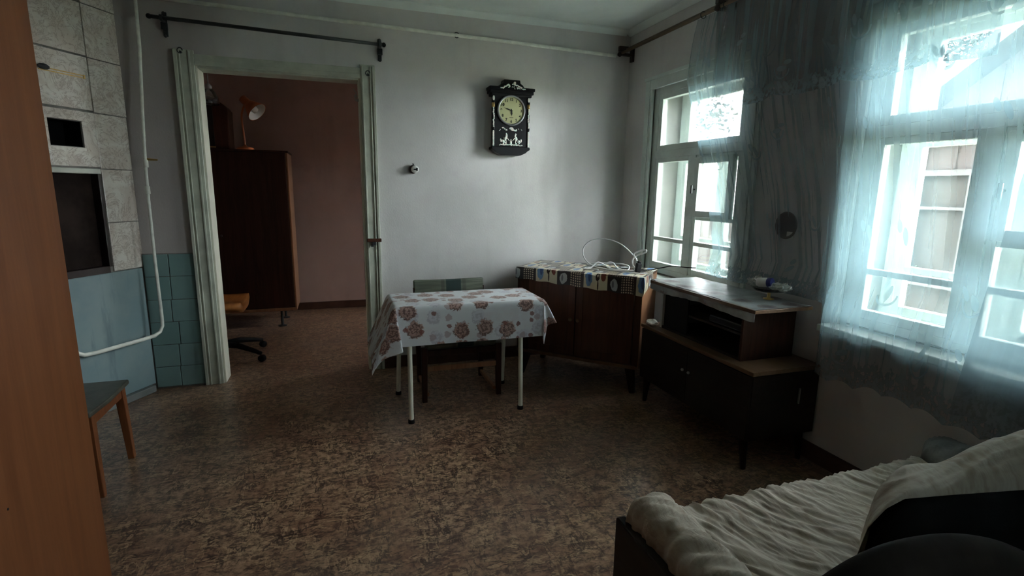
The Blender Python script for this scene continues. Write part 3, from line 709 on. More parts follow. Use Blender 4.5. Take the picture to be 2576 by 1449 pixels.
# ------------------------------------------------------------------ wall clock
ck = empty('wall_clock', (1.388, YB, 1.80), 0, 'black pendulum style wall clock with pearl inlay and yellowed round dial', 'clock')
def KB(b, name, mat, par=ck, **k): return b.build(name, mat, par, **k)
KB(MB().box((-.145, -.085, .055), (.145, -.001, .475)), 'case', 'black', bevel=.004)
b = MB(); b.box((-.185, -.105, .475), (.190, -.001, .500)); b.box((-.192, -.115, .500), (.198, -.001, .525)); b.box((-.170, -.098, .455), (.175, -.001, .476))
KB(b, 'cornice', 'black', bevel=.005)
cr = KB(MB().prism([(-.105, .525), (.115, .525), (.098, .548), (.078, .560), (.074, .585), (-.064, .585), (-.068, .560), (-.088, .548)], 'y', -.092, -.001), 'crest', 'black', bevel=.004)
b = MB(); b.prism([(-.165, .055), (.165, .055), (.168, .035), (.150, .026), (.130, .008), (.085, -.012), (-.085, -.012), (-.130, .008), (-.150, .026), (-.168, .035)], 'y', -.098, -.001)
KB(b, 'bottom_moulding', 'black', bevel=.004)
cols_ = []
for s in (-1, 1):
    x = s*.152
    c_ = KB(MB().lathe([(.014, .058), (.014, .075), (.011, .08), (.011, .19), (.014, .195), (.014, .21), (.010, .215), (.012, .33), (.012, .40), (.014, .405), (.014, .455)], 12, (x, -.080, 0)), 'column', 'black', smooth=True)
    rr = random.Random(11+s); b = MB()
    z = .066
    while z < .185: b.blob((x+.001*s, -.092, z), (.0085, .004, .010), 6); z += .012
    z = .215
    while z < .36:
        b.blob((x+rr.uniform(-.004, .004), -.092, z), (.007, .004, .009), 6); z += .016
    b.blob((x, -.093, .435), (.011, .004, .020), 6)
    b.build('pearl_strip', 'pearl', c_)['kind'] = 'stuff'
    MB().lathe([(.0135, .40), (.0135, .365)], 12, (x, -.081, 0)).build('gilt_band', 'gold', c_, smooth=True)
MB().lathe([(.106, 0), (.121, 0), (.121, .010), (.114, .017), (.106, .012), (.106, 0)], 48, (0, -.086, .345), Matrix.Rotation(R(90), 3, 'X'), caps=False).build('bezel', 'grey_metal', ck, smooth=True)
dial = KB(MB().lathe([(.0001, 0), (.107, 0), (.107, .004), (.0001, .004)], 48, (0, -.086, .345), Matrix.Rotation(R(90), 3, 'X')), 'dial', 'dial')
def text_mesh(s, size, x, y, z, mat, parent, name):
    cu = bpy.data.curves.new('t', 'FONT'); cu.body = s; cu.size = size; cu.align_x = 'CENTER'; cu.align_y = 'CENTER'; cu.extrude = .0006; cu.offset = .0008
    t = bpy.data.objects.new('t', cu); C.objects.link(t)
    dg = bpy.context.evaluated_depsgraph_get(); me = bpy.data.meshes.new_from_object(t.evaluated_get(dg))
    bpy.data.objects.remove(t); me.materials.append(M[mat]); me.name = name
    o = bpy.data.objects.new(name, me); C.objects.link(o); o.parent = parent; o.location = (x, y, z); o.rotation_euler = (R(90), 0, 0); return o
for h in range(1, 13):
    a = 2*PI*h/12
    text_mesh(str(h), .030, .086*math.sin(a), -.0915, .345+.086*math.cos(a), 'dial_black', dial, 'numeral')
def hand(ang, L, wd, name, y):
    b = MB(); b.prism([(-wd, -.012), (-wd*1.6, L*.55), (0, L), (wd*1.6, L*.55), (wd, -.012)], 'y', y-.001, y)
    b.xf(Matrix.Rotation(ang, 4, 'Y')); o = b.build(name, 'dial_black', dial); o.location = (0, 0, .345)
hand(R(288), .066, .0025, 'minute_hand', -.0945); hand(R(174), .042, .0045, 'hour_hand', -.093)
MB().blob((0, -.094, .345), (.007, .003, .007)).build('hand_boss', 'dial_black', dial)
MB().box((-.016, -.0912, .287), (.018, -.0908, .291)).build('dial_mark', 'dial_black', dial)
def inlay(name, par, y, gens):
    b = MB()
    for (x, z, a, c, rot) in gens:
        m4 = Matrix.Translation((x, y, z)) @ Matrix.Rotation(rot, 4, 'Y') @ Matrix.Diagonal((a, .003, c, 1))
        bmesh.ops.create_uvsphere(b.bm, u_segments=8, v_segments=4, radius=1, matrix=m4)
    o = b.build(name, 'pearl', par, smooth=True); o['kind'] = 'stuff'; return o
rr = random.Random(5); g = []
for i in range(34):                       # crest spray: a low triangle of petals
    t = rr.uniform(-1, 1); x = .004+t*.105; z = .512+ (1-abs(t))*.048*rr.random()
    g.append((x, z, rr.uniform(.005, .011), rr.uniform(.003, .006), rr.uniform(-1, 1)*1.2))
g += [(.018, .552, .012, .016, .3), (-.045, .535, .020, .007, -.6), (.052, .533, .020, .006, .6)]
inlay('pearl_crest', cr, -.116, g)
g = []
for i in range(22):                       # garland under the dial
    t = rr.uniform(-1, 1); g.append((t*.10, .196+.010*math.cos(t*9)+rr.uniform(-.004, .004), rr.uniform(.005, .010), rr.uniform(.003, .005), rr.uniform(-.8, .8)))
g += [(0, .204, .022, .010, 0), (.012, .190, .018, .006, .2)]
inlay('pearl_garland', ck, -.088, g)
g = []
for s in (-1, 1):                         # two rearing leafy sprays over a base line
    for i in range(26):
        t = rr.random(); g.append((s*(.040+.052*t*rr.random()), .075+.095*(1-t)*rr.random()+.004, rr.uniform(.004, .009), rr.uniform(.003, .006), s*rr.uniform(.2, 1.4)))
    g += [(s*.038, .150, .008, .018, s*.3), (s*.045, .125, .012, .020, -s*.5), (s*.068, .100, .012, .014, s*.8), (s*.025, .118, .004, .022, s*.7), (s*.088, .105, .008, .016, s*.2)]
for i in range(20): g.append((-.098+i*.0103, .071+rr.uniform(-.003, .003), .007, .005, rr.uniform(-.6, .6)))
g += [(0, .088, .010, .020, 0), (0, .108, .005, .012, 0)]
inlay('pearl_spray', ck, -.088, g)

# ------------------------------------------------------------------ round wall thermostat
sw = empty('round_switch', (.585, YB, 1.655), 0, 'small round white switch on a dark base on the back wall', 'switch')
RX = Matrix.Rotation(R(90), 3, 'X')
MB().lathe([(.030, .0005), (.034, .004), (.034, .028), (.028, .034)], 20, (0, 0, 0), RX).build('base', 'soot_brown', sw, smooth=True)
MB().lathe([(.026, .033), (.030, .036), (.030, .048), (.024, .054), (.0001, .055)], 20, (.012, 0, 0), RX).build('cap', 'plastic_white', sw, smooth=True)
b = MB(); b.box((.000, -.060, -.005), (.026, -.054, .003)); b.box((.020, -.060, -.012), (.032, -.054, .012)); b.build('lever', 'black_plastic', sw, bevel=.001)
MB().taper((.004, -.02, .030), (.000, -.016, .046), .006, .004, 6).build('screw', 'black_plastic', sw)

# ------------------------------------------------------------------ far room: wardrobe, wooden case, lamp, office chair
wr = empty('far_wardrobe', (-1.20, 6.22, 0), 0, 'dark wooden two-door wardrobe standing in the far room', 'wardrobe')
x0, x1, y0, y1, z0, z1 = -.72, .72, -.24, .26, .18, 1.87
MB().box((x0, y0+.02, z0), (x1-.018, y1, z1-.02)).build('body', 'dark_wood', wr, bevel=.003)
MB().box((x1-.018, y0+.005, z0-.005), (x1, y1, z1-.01)).build('side_panel', 'side_wood', wr, bevel=.003)
MB().box((x0-.01, y0, z1-.02), (x1+.008, y1, z1)).build('top', 'dark_wood', wr, bevel=.003)
MB().box((x0, y0, z0-.004), (x1, y0+.02, z0+.03)).build('bottom_rail', 'side_wood', wr, bevel=.003)
for a, c in ((x0+.004, -.003), (.003, x1-.022)):
    dd = MB().box((a, y0, z0+.034), (c, y0+.019, z1-.024)).build('door', 'dark_wood', wr, bevel=.003)
    kx = -.05 if c < .1 else .05
    MB().blob((kx, y0-.012, 1.0), .012).build('knob', 'soot_brown', dd, smooth=True)
for x in (-.60, .56):
    for y in (y0+.05, y1-.06):
        b = MB(); b.taper((x, y, .015), (x, y, .18), .014, .014, 10); b.lathe([(.045, 0), (.045, .008), (.016, .016)], 14, (x, y, 0)); b.build('leg', 'dark_metal', wr)
cs = empty('wooden_case', (-1.20, 6.14, 1.87), 0, 'arched dark wooden case on top of the far wardrobe', 'case')
prof = [(-.20, 0), (.185, 0), (.192, .385), (.17, .42), (.075, .495), (.04, .508), (-.02, .505), (-.20, .40)]
MB().prism(prof, 'y', -.10, .16).build('body', 'red_wood', cs, bevel=.006)
MB().prism([(-.17, .03), (.055, .03), (.055, .47), (.03, .475), (-.02, .47), (-.17, .38)], 'y', -.108, -.099).build('front_panel', 'very_dark_wood', cs)
MB().box((-.17, -.112, .012), (.06, -.099, .022)).build('brass_strip', 'gold', cs)
lp = empty('desk_lamp', (-.875, 6.04, 1.87), 0, 'orange desk lamp with cone shade on the far wardrobe', 'lamp')
MB().lathe([(.085, 0), (.085, .012), (.07, .025), (.02, .034), (.012, .05)], 24).build('base', 'orange_lamp', lp, smooth=True)
MB().tube(smoothpath([(0, 0, .04), (-.004, 0, .15), (-.012, 0, .28), (-.006, 0, .36), (.02, -.005, .43), (.04, -.01, .462)], 6), .010, 8).build('stem', 'orange_lamp', lp, smooth=True)
dirv = Vector((.62, -.30, -.62)).normalized(); q = Vector((0, 0, 1)).rotation_difference(dirv).to_matrix()
hd = Vector((.01, 0, .50))
sh = MB().lathe([(.0001, 0), (.040, 0), (.042, .07), (.052, .085), (.105, .20), (.102, .20), (.048, .087), (.03, .075), (.0001, .074)], 28, hd, q).build('shade', 'orange_lamp', lp, smooth=True)
MB().lathe([(.046, .089), (.1005, .199), (.0985, .199), (.044, .0885)], 28, hd, q, caps=False).build('shade_lining', 'plastic_white', sh, smooth=True)
MB().lathe([(.014, .08), (.022, .12), (.034, .15), (.03, .18), (.0001, .192)], 16, hd, q).build('bulb', 'plastic_white', sh, smooth=True)
# glass ornament
gs = empty('glass_pendant', (-.872, 4.50, 2.17), 0, 'small glass pendant lamp hanging just inside the doorway', 'pendant lamp')
gs.location = (-1.02, 5.3, 0)
MB().tube([(.0, 0, H-.001), (.0, 0, 2.36)], .004, 6).build('cord', 'grey_metal', gs)
MB().lathe([(.012, 2.37), (.03, 2.35), (.028, 2.33), (.012, 2.32)], 16).build('cap', 'grey_metal', gs, smooth=True)
MB().lathe([(.03, 2.33), (.055, 2.30), (.075, 2.25), (.080, 2.20), (.078, 2.20), (.072, 2.25), (.05, 2.297), (.028, 2.326)], 20, caps=False).build('shade', 'clear', gs, smooth=True)
oc = empty('office_chair', (-1.03, 4.98, 0), R(90), 'black swivel chair with orange plywood seat behind the door jamb', 'chair')
for k in range(5):
    a = R(-120+72*k); d = Vector((math.cos(a), math.sin(a), 0))
    b = MB(); b.tube([d*.03+Vector((0, 0, .125)), d*.16+Vector((0, 0, .125)), d*.30+Vector((0, 0, .095)), d*.385+Vector((0, 0, .072))], [.030, .026, .021, .016], 8); f_ = b.build('foot', 'black_plastic', oc, smooth=True)
    n_ = d.cross(Vector((0, 0, 1))); b = MB(); q2 = Vector((0, 0, 1)).rotation_difference(n_).to_matrix()
    b.lathe([(.026, -.022), (.030, -.016), (.030, .016), (.026, .022)], 14, d*.39+Vector((0, 0, .030)), q2); b.build('caster', 'black_plastic', f_, smooth=True)
MB().lathe([(.045, .09), (.045, .15), (.028, .16), (.028, .30), (.018, .305), (.018, .45)], 16).build('column', 'black_plastic', oc, smooth=True)
MB().box((-.10, -.10, .44), (.10, .10, .475)).build('mechanism', 'black_plastic', oc, bevel=.006)
def seatpt(u, v):
    x = -.22+.44*u; y = -.21+.42*v; return Vector((x, y, .485+.075*max(0, abs(u-.5)*2-.55)**1.5*2.2))
MB().grid(seatpt, 16, 8).build('seat', 'plywood_orange', oc, smooth=True, solid=.05)
MB().box((-.2, .20, .48), (-.16, .23, .80)).build('back_bar', 'black_plastic', oc, bevel=.005)
MB().box((-.22, .19, .68), (.10, .215, .92)).build('backrest', 'plywood_orange', oc, bevel=.01)

# ------------------------------------------------------------------ near wardrobe (orange wood, left edge of the picture)
nw = empty('near_wardrobe', (-1.25, 1.40, 0), 0, 'tall orange brown varnished wardrobe at the left edge', 'wardrobe')
MB().box((-.33, -.75, .06), (.33, .74, 2.30)).build('body', 'orange_wood', nw, bevel=.003)
MB().box((.33, -.76, .0), (.35, .76, 2.34)).build('side_panel', 'orange_wood', nw, bevel=.003)
MB().box((-.34, -.74, 0), (.32, .72, .06)).build('plinth', 'dark_wood', nw)
MB().box((-.34, -.77, 2.30), (.329, .77, 2.34)).build('top', 'orange_wood', nw, bevel=.004)
MB().blob((.3505, .25, .62), (.002, .004, .004), 6).build('nail_hole', 'black_plastic', nw)

# ------------------------------------------------------------------ wooden stool
st = empty('wooden_stool', (-1.335, 3.00, 0), 0, 'brown wooden stool with worn grey green seat by the stove', 'stool')
b = MB(); b.prism([(-.19, -.24), (.19, -.24), (.205, -.05), (.20, .22), (-.20, .22)], 'z', .425, .452)
b.build('seat', 'stool_seat', st, bevel=.008)
b = MB(); b.box((-.17, -.205, .365), (.17, -.185, .426)); b.box((-.17, .185, .365), (.17, .205, .426)); b.box((.155, -.19, .365), (.175, .19, .426)); b.box((-.175, -.19, .365), (-.155, .19, .426)); b.build('apron', 'stool_wood', st, bevel=.003)
for sx in (-1, 1):
    for sy in (-1, 1):
        MB().taper((sx*.160, sy*.185, .425), (sx*.175, sy*.198, 0), .030, .022, 4).build('leg', 'stool_wood', st, bevel=.003)
MB().box((-.165, -.20, .22), (.165, -.18, .245)).build('stretcher', 'stool_wood', st, bevel=.003)

# ------------------------------------------------------------------ chair behind the table
ch = empty('wooden_chair', (.80, 3.76, 0), 0, 'dark wooden chair with green striped backrest tucked behind the table', 'chair')
b = MB()
def back(u, v):
    x = -.275+.55*u; z = .44+.365*v; y = .19+.05*v-.02*math.sin(PI*u); return Vector((x, y, z))
MB().grid(back, 16, 8).build('backrest', 'chair_cover', ch, smooth=False, solid=.05, bevel=.012)
MB().box((-.26, -.25, .38), (.26, .20, .43)).build('seat', 'chair_cover', ch, bevel=.015)
for sx in (-1, 1):
    MB().taper((sx*.272, -.25, .40), (sx*.275, -.26, 0), .030, .024, 4).build('leg', 'dark_wood', ch, bevel=.003)
    MB().taper((sx*.262, .20, .75), (sx*.25, .16, 0), .026, .024, 4).build('leg', 'dark_wood', ch, bevel=.003)
    MB().box((sx*.25-.012, -.24, .03), (sx*.25+.012, .16, .055)).build('runner', 'side_wood', ch, bevel=.003)
MB().box((-.27, -.262, .225), (.27, -.238, .262)).build('stretcher', 'side_wood', ch, bevel=.003)
MB().box((-.27, -.26, .335), (.27, -.235, .38)).build('apron', 'dark_wood', ch, bevel=.003)

# ------------------------------------------------------------------ kitchen table and cloth
TX0, TX1, TY0, TY1, TZ = .315, 1.322, 3.262, 3.715, .757
tb = empty('kitchen_table', ((TX0+TX1)/2, (TY0+TY1)/2, 0), 0, 'small table on thin white legs under the floral cloth', 'table')
MB().box((TX0+.004, TY0+.004, TZ-.022), (TX1-.004, TY1-.004, TZ-.002)).build('tabletop', 'white', tb, bevel=.004, world=True)
b = MB(); b.box((.42, 3.30, .66), (1.21, 3.32, TZ-.022)); b.box((.42, 3.66, .66), (1.21, 3.68, TZ-.022)); b.build('apron', 'white', tb, world=True)
for (xa, ya, xb, yb) in ((.400, 3.29, .389, 3.190), (1.165, 3.29, 1.143, 3.197), (.385, 3.685, .361, 3.700), (1.18, 3.685, 1.165, 3.700)):
    l = MB().taper((xa, ya, TZ-.022), (xb, yb, .018), .0165, .0155, 14).build('leg', 'cream', tb, smooth=False, world=True)
    MB().lathe([(.021, 0), (.021, .022), (.017, .026)], 14, (xb, yb, 0)).build('rubber_foot', 'black_plastic', l).location = (-tb.location.x, -tb.location.y, 0)
OVF, OVB, OVL, OVR = .262, .20, .365, .205
RATE = {'L': .42, 'R': .48, 'F': .05, 'B': .06}
def outw(k, d): return .010*min(1, d/.03)+RATE[k]*d
def cloth(u, v):
    a = -OVL+(TX1-TX0+OVL+OVR)*u; c = -OVF+(TY1-TY0+OVF+OVB)*v
    wx, wy = TX1-TX0, TY1-TY0
    du = -a if a < 0 else (a-wx if a > wx else 0); dv = -c if c < 0 else (c-wy if c > wy else 0)
    x = TX0+min(max(a, 0), wx); y = TY0+min(max(c, 0), wy); z = TZ+.003
    sx = -1 if a < 0 else 1; sy = -1 if c < 0 else 1; KX = 'L' if sx < 0 else 'R'; KY = 'F' if sy < 0 else 'B'
    if du == 0 and dv == 0: return Vector((x, y, z+.0015*noise.noise(Vector((a*7, c*7, 0)))))
    if du > 0 and dv > 0:
        r = math.hypot(du, dv); ph = math.atan2(dv, du); w_ = ph/(PI/2); m_ = math.sin(2*ph)
        ox = sx*outw(KX, r)*(1-w_); oy = sy*outw(KY, r)*w_
        rate = RATE[KX]*(1-w_)+RATE[KY]*w_; dr = r*math.sqrt(1-rate*rate)
        if KY == 'F' and KX == 'L':
            ox -= .10*r*m_; oy -= .10*r*m_; bu = math.exp(-((w_-.74)/.13)**2)*min(1, (1-w_)/.12); ox += .30*r*bu; oy -= .14*r*bu; dr *= 1-.02*m_
        elif KY == 'F': ox -= .24*r*m_; oy -= .10*r*m_; bu = math.exp(-((w_-.25)/.14)**2)*min(1, w_/.1); oy += .20*r*bu; dr *= 1-.02*m_
        else: ox += sx*.1*r*m_; oy += sy*.1*r*m_
        return Vector((x+ox, y+oy, z-max(0, dr-.005)))
    d = du or dv; k = KX if du else KY; s = c if du else a
    o_ = outw(k, d)+.007*math.sin(s*10+1)*(d/.25)**1.3*(math.sin(PI*min(1, max(0, s/(wy if du else wx)))))
    z -= max(0, d*math.sqrt(1-RATE[k]**2)-.005)
    return Vector((x+sx*o_, y, z)) if du else Vector((x, y+sy*o_, z))
WX, WY = (TX1-TX0)+OVL+OVR, (TY1-TY0)+OVF+OVB
o = MB().grid(cloth, 120, 76, lambda u, v: (u*WX, v*WY)).build('table_cloth', 'table_cloth', None, smooth=True)
tag(o, 'white oilcloth with brown roses draped over the small table', 'tablecloth')

# ------------------------------------------------------------------ corner cabinet, turned 45 degrees
cb = empty('corner_cabinet', (1.885, 3.72, 0), R(-45), 'reddish brown two-door cabinet set diagonally in the window corner', 'cabinet')
W2, D2 = .498, .26
b = MB(); b.box((-W2, -D2+.02, .20), (W2, D2-.003, .885)); b.build('body', 'red_wood', cb, bevel=.003)
MB().box((-W2-.006, -D2-.004, .868), (W2+.006, D2-.003, .893)).build('top', 'red_wood', cb, bevel=.003)
MB().box((-W2, -D2, .195), (W2, -D2+.022, .222)).build('bottom_rail', 'top_wood', cb, bevel=.003)
MB().box((W2-.0, -D2+.02, .20), (W2+.004, D2-.005, .868)).build('side_panel', 'side_wood', cb)
for a, c, kx in ((-W2+.10, -.004, -.030), (.004, W2-.05, .030)):
    b = MB(); y = -D2
    b.box((a, y+.004, .232), (c, y+.02, .862))
    for q in (((a, y-.004, .232), (a+.055, y+.005, .862)), ((c-.055, y-.004, .232), (c, y+.005, .862)), ((a+.055, y-.004, .232), (c-.055, y+.005, .29)), ((a+.055, y-.004, .80), (c-.055, y+.005, .862))): b.box(*q)
    d_ = b.build('door', 'red_wood', cb, bevel=.003)
    MB().lathe([(.006, 0), (.006, .012), (.015, .018), (.015, .026), (.008, .030)], 12, (kx, -D2-.004, .525), RX).build('knob', 'top_wood', d_, smooth=True)
MB().box((-W2, -D2, .222), (-W2+.098, -D2+.02, .868)).build('pilaster', 'dark_wood', cb, bevel=.003)
for sx in (-1, 1):
    for sy in (-1, 1):
        MB().taper((sx*(W2-.07), sy*(D2-.06), .20), (sx*(W2-.03), sy*(D2-.03), 0), .045, .028, 4).build('leg', 'very_dark_wood', cb, bevel=.003)
MB().box((-W2+.06, -.02, .13), (W2-.06, .02, .20)).build('base_rail', 'very_dark_wood', cb)
# its oilcloth
ZC = .897
def drape(u, v):
    """u along, v from hem up over the front edge to the back"""
    x = -W2-.014+(2*W2+.028)*u; drop = .088+.048*u+.004*math.sin(u*40)
    L = drop+2*D2; s = v*L
    if s < drop: return Vector((x, -D2-.012-.004*math.sin(u*23), ZC-(drop-s)))
    return Vector((x, -D2-.010+(s-drop)*.985, ZC+.0012*noise.noise(Vector((x*9, s*9, 0)))))
b = MB(); b.grid(drape, 60, 24, lambda u, v: (u*1.03+.33, v*.62+.005))
def flap(u, v):
    y = -D2-.010+.30*u; return Vector((W2+.016+.006*math.sin(v*3), y, ZC-(.13-.05*u)*v))
b.grid(flap, 10, 6, lambda u, v: (1.36+u*.3, .13-.13*v))
o = b.build('patchwork_oilcloth', 'patchwork', None, smooth=False, solid=.002); o.location = cb.location; o.rotation_euler = cb.rotation_euler
tag(o, 'oilcloth printed with checks and jugs covering the corner cabinet', 'tablecloth')

# white cable and black adapter on the cabinet
def on(x, y, z): return Vector((x, y, z))
cab = empty('power_adapter', (2.13, 3.375, .9), 0, 'black plug adapter with tangled white cable on the corner cabinet', 'adapter')
b = MB(); b.box((-.020, -.016, .002), (.020, .016, .072)); b.box((-.014, -.012, .072), (.014, .012, .088)); b.xf(Matrix.Rotation(R(8), 4, 'Y')); b.build('body', 'black_plastic', cab, bevel=.006)
pts = [(2.115, 3.37, 1.0), (2.10, 3.39, 1.04), (2.14, 3.36, 1.07), (2.165, 3.33, 1.075), (2.16, 3.335, 1.055), (2.12, 3.38, 1.03), (2.10, 3.40, 1.00), (2.10, 3.40, .96), (2.13, 3.42, .91), (2.02, 3.55, .905), (1.93, 3.62, .95), (1.86, 3.62, .91), (1.80, 3.62, .905), (1.88, 3.53, .907)]
MB().tube(smoothpath(pts, 8), .0062, 8).build('white_flex', 'cable_white', cab, smooth=True, world=True)
loop = [(2.22, 3.47, .906), (2.19, 3.48, .97), (2.14, 3.48, 1.03), (2.06, 3.53, 1.105), (1.98, 3.63, 1.135), (1.90, 3.71, 1.115), (1.855, 3.75, 1.05), (1.86, 3.73, .97), (1.90, 3.66, .92), (1.96, 3.55, .905), (2.02, 3.44, .904), (2.08, 3.32, .905), (2.16, 3.29, .905)]
lc = MB().tube(smoothpath(loop, 10), .0045, 8).build('looped_cable', 'cable_white', None, smooth=True)
tag(lc, 'stiff white cable standing in a big loop on the corner cabinet', 'cable')
t2 = MB().tube(smoothpath([(1.92, 3.80, .906), (1.98, 3.66, .918), (2.0, 3.60, .95), (2.03, 3.57, .95), (2.05, 3.53, .915), (2.09, 3.46, .905), (2.13, 3.50, .93), (2.10, 3.58, .94), (2.0, 3.75, .925), (1.93, 3.84, .905)], 8), .005, 8).build('tangled_cable', 'cable_white', None, smooth=True)
tag(t2, 'flat tangled white cable lying beside the black adapter', 'cable')
bc = MB().tube(smoothpath([(1.95, 3.78, .903), (2.08, 3.60, .903), (2.20, 3.50, .904), (2.28, 3.44, .905), (2.36, 3.40, .925), (2.41, 3.34, .945), (2.43, 3.2, .955), (2.44, 3.1, .965)], 8), .0038, 8).build('black_cable', 'black_plastic', None, smooth=True)
tag(bc, 'thin black cord running from the corner cabinet towards the window', 'cable')

# ------------------------------------------------------------------ low stand by the window wall
sd_ = empty('low_stand', (2.27, 2.585, 0), 0, 'low dark sideboard on short legs under the shelf unit', 'sideboard')
xa, xb, ya, yb = -.24, .235, -.535, .533
MB().box((xa+.012, ya+.008, .175), (xb, yb-.008, .552)).build('body', 'very_dark_wood', sd_, bevel=.003)
MB().box((xa-.004, ya-.004, .552), (xb, yb+.002, .575)).build('top', 'top_wood', sd_, bevel=.003)
for a, c in ((ya+.012, -.003), (.003, yb-.012)):
    d_ = MB().box((xa-.002, a, .185), (xa+.014, c, .546)).build('door', 'very_dark_wood', sd_, bevel=.003)
    MB().blob((xa-.012, (-.03 if c < .1 else .03), .40), .010).build('knob', 'grey_metal', d_, smooth=True)
MB().box((xb-.14, ya-.001, .36), (xb-.134, ya+.009, .45)).build('metal_strip', 'grey_metal', sd_)
for sx in (xa+.035, xb-.05):
    for sy in (ya+.06, yb-.06):
        MB().taper((sx, sy, .176), (sx+(.0), sy+(-.02 if sy < 0 else .02), 0), .026, .014, 12).build('leg', 'very_dark_wood', sd_)
tv = empty('shelf_unit', (2.27, 2.61, .5755), 0, 'open dark box shelf on the low sideboard', 'shelf')
xa, xb, ya, yb, ht = -.175, .195, -.39, .385, .300
MB().box((xa, ya, 0), (xb, ya+.018, ht)).build('side_panel', 'dark_wood', tv, bevel=.002)
MB().box((xa, yb-.018, 0), (xb, yb, ht)).build('side_panel', 'plastic_grey', tv, bevel=.002)
MB().box((xb-.012, ya+.018, 0), (xb, yb-.018, ht)).build('back_panel', 'very_dark_wood', tv)
MB().box((xa+.004, ya+.018, 0), (xb-.012, yb-.018, .016)).build('bottom', 'very_dark_wood', tv)
MB().box((xa+.03, ya+.018, .135), (xb-.012, yb-.018, .147)).build('shelf', 'very_dark_wood', tv)
MB().box((xa+.02, .12, .016), (xa+.03, yb-.018, ht)).build('dark_panel', 'black_plastic', tv)
MB().box((xa-.04, ya-.115, ht), (xb-.015, yb+.09, ht+.020)).build('top_board', 'top_wood', tv, bevel=.002)
dv = empty('media_player', (2.26, 2.41, .7226), 0, 'slim grey player lying on the shelf inside the box', 'player')
MB().box((-.12, -.16, .003), (.12, .14, .045)).build('case', 'dark_metal', dv, bevel=.003)
MB().box((-.126, -.155, .012), (-.119, .135, .036)).build('front_panel', 'black_plastic', dv)
for sx in (-.09, .09):
    for sy in (-.13, .11): MB().box((sx-.01, sy-.01, 0), (sx+.01, sy+.01, .004)).build('foot', 'black_plastic', dv)
# oilcloth on the shelf board
ZT = .5755+.322
def oc2(u, v):
    y = 3.092+(2.112-3.092)*u; s = v*.435; drop = .055+.008*math.sin(u*9)+.006*noise.noise(Vector((u*12, 0, 1)))
    if s < drop: return Vector((2.064-.004*math.sin(u*14), y, ZT+.001-(drop-s)*1.15))
    w = s-drop; return Vector((2.068+w, y+.012*math.sin(w*30)*max(0, u-.9), ZT+.002+.0012*noise.noise(Vector((u*14, v*9, 4)))))
o = MB().grid(oc2, 80, 30, lambda u, v: (u*.98, v*.435)).build('shelf_oilcloth', 'oilcloth', None, smooth=False, solid=.0015)
tag(o, 'grey white oilcloth with dark blots lying on top of the shelf unit', 'tablecloth')
sp = MB()
def scrunch(u, v):
    a = 2*PI*u; r = .045*math.sin(PI*v)*(1+.35*noise.noise(Vector((math.cos(a)*2, math.sin(a)*2, v*4))))
    return Vector((2.075+r*math.cos(a)*.8, 3.055+r*math.sin(a)*1.2, .5765+.034*(1-math.cos(PI*v))/2*(1+.3*math.sin(a*3))))
o = MB().grid(scrunch, 18, 8).build('crumpled_tissue', 'plastic_white', None)
tag(o, 'crumpled pale tissue lying on the left end of the low sideboard', 'tissue')
# dish with its load
DZ_ = ZT+.0035; DXc, DYc = 2.345, 2.315
ds = empty('footed_dish', (DXc, DYc, DZ_), 0, 'shallow clear dish on a short brass foot on the shelf top', 'dish')
MB().lathe([(.030, 0), (.030, .004), (.010, .008), (.0085, .03), (.012, .042)], 20).build('foot', 'gold', ds, smooth=True)
MB().lathe([(.0001, .042), (.05, .044), (.085, .052), (.102, .070), (.098, .071), (.082, .056), (.05, .048), (.0001, .046)], 32).build('bowl', 'clear', ds, smooth=True)
jr = empty('tipped_jar', (DXc, DYc+.01, DZ_+.060), 0, 'small cream jar with dark blue cap lying in the footed dish', 'jar')
ax = Vector((.30, -.93, .10)).normalized(); q = Vector((0, 0, 1)).rotation_difference(ax).to_matrix()
MB().lathe([(.0001, 0), (.022, 0), (.027, .005), (.027, .058), (.022, .064)], 22, Vector((-.03, .055, .030)), q).build('body', 'plastic_white', jr, smooth=True)
MB().lathe([(.024, .062), (.028, .064), (.028, .088), (.024, .091), (.0001, .091)], 22, Vector((-.03, .055, .030)), q).build('cap', 'blue_cap', jr, smooth=True)
def bagfn(cx, cy, rx, ry, h, sd):
    def f(u, v):
        a = 2*PI*u; p = Vector((math.cos(a)*math.sin(PI*v), math.sin(a)*math.sin(PI*v), math.cos(PI*v)))
        k = 1+.40*noise.noise(p*2.3+Vector((sd, 0, 0)))+.18*noise.noise(p*6+Vector((0, sd, 0)))
        return Vector((cx+rx*p.x*k, cy+ry*p.y*k, DZ_+.056+h*(1-p.z)*.5*k))
    return f
o = MB().grid(bagfn(DXc-.02, DYc+.078, .040, .042, .055, 2), 28, 16).build('crumpled_bag', 'bag'); tag(o, 'crumpled greenish plastic bag at the left side of the footed dish', 'bag')
o = MB().grid(bagfn(DXc+.01, DYc-.062, .055, .060, .045, 7), 28, 16).build('crumpled_bag', 'bag'); tag(o, 'crumpled clear plastic bag at the right side of the footed dish', 'bag')

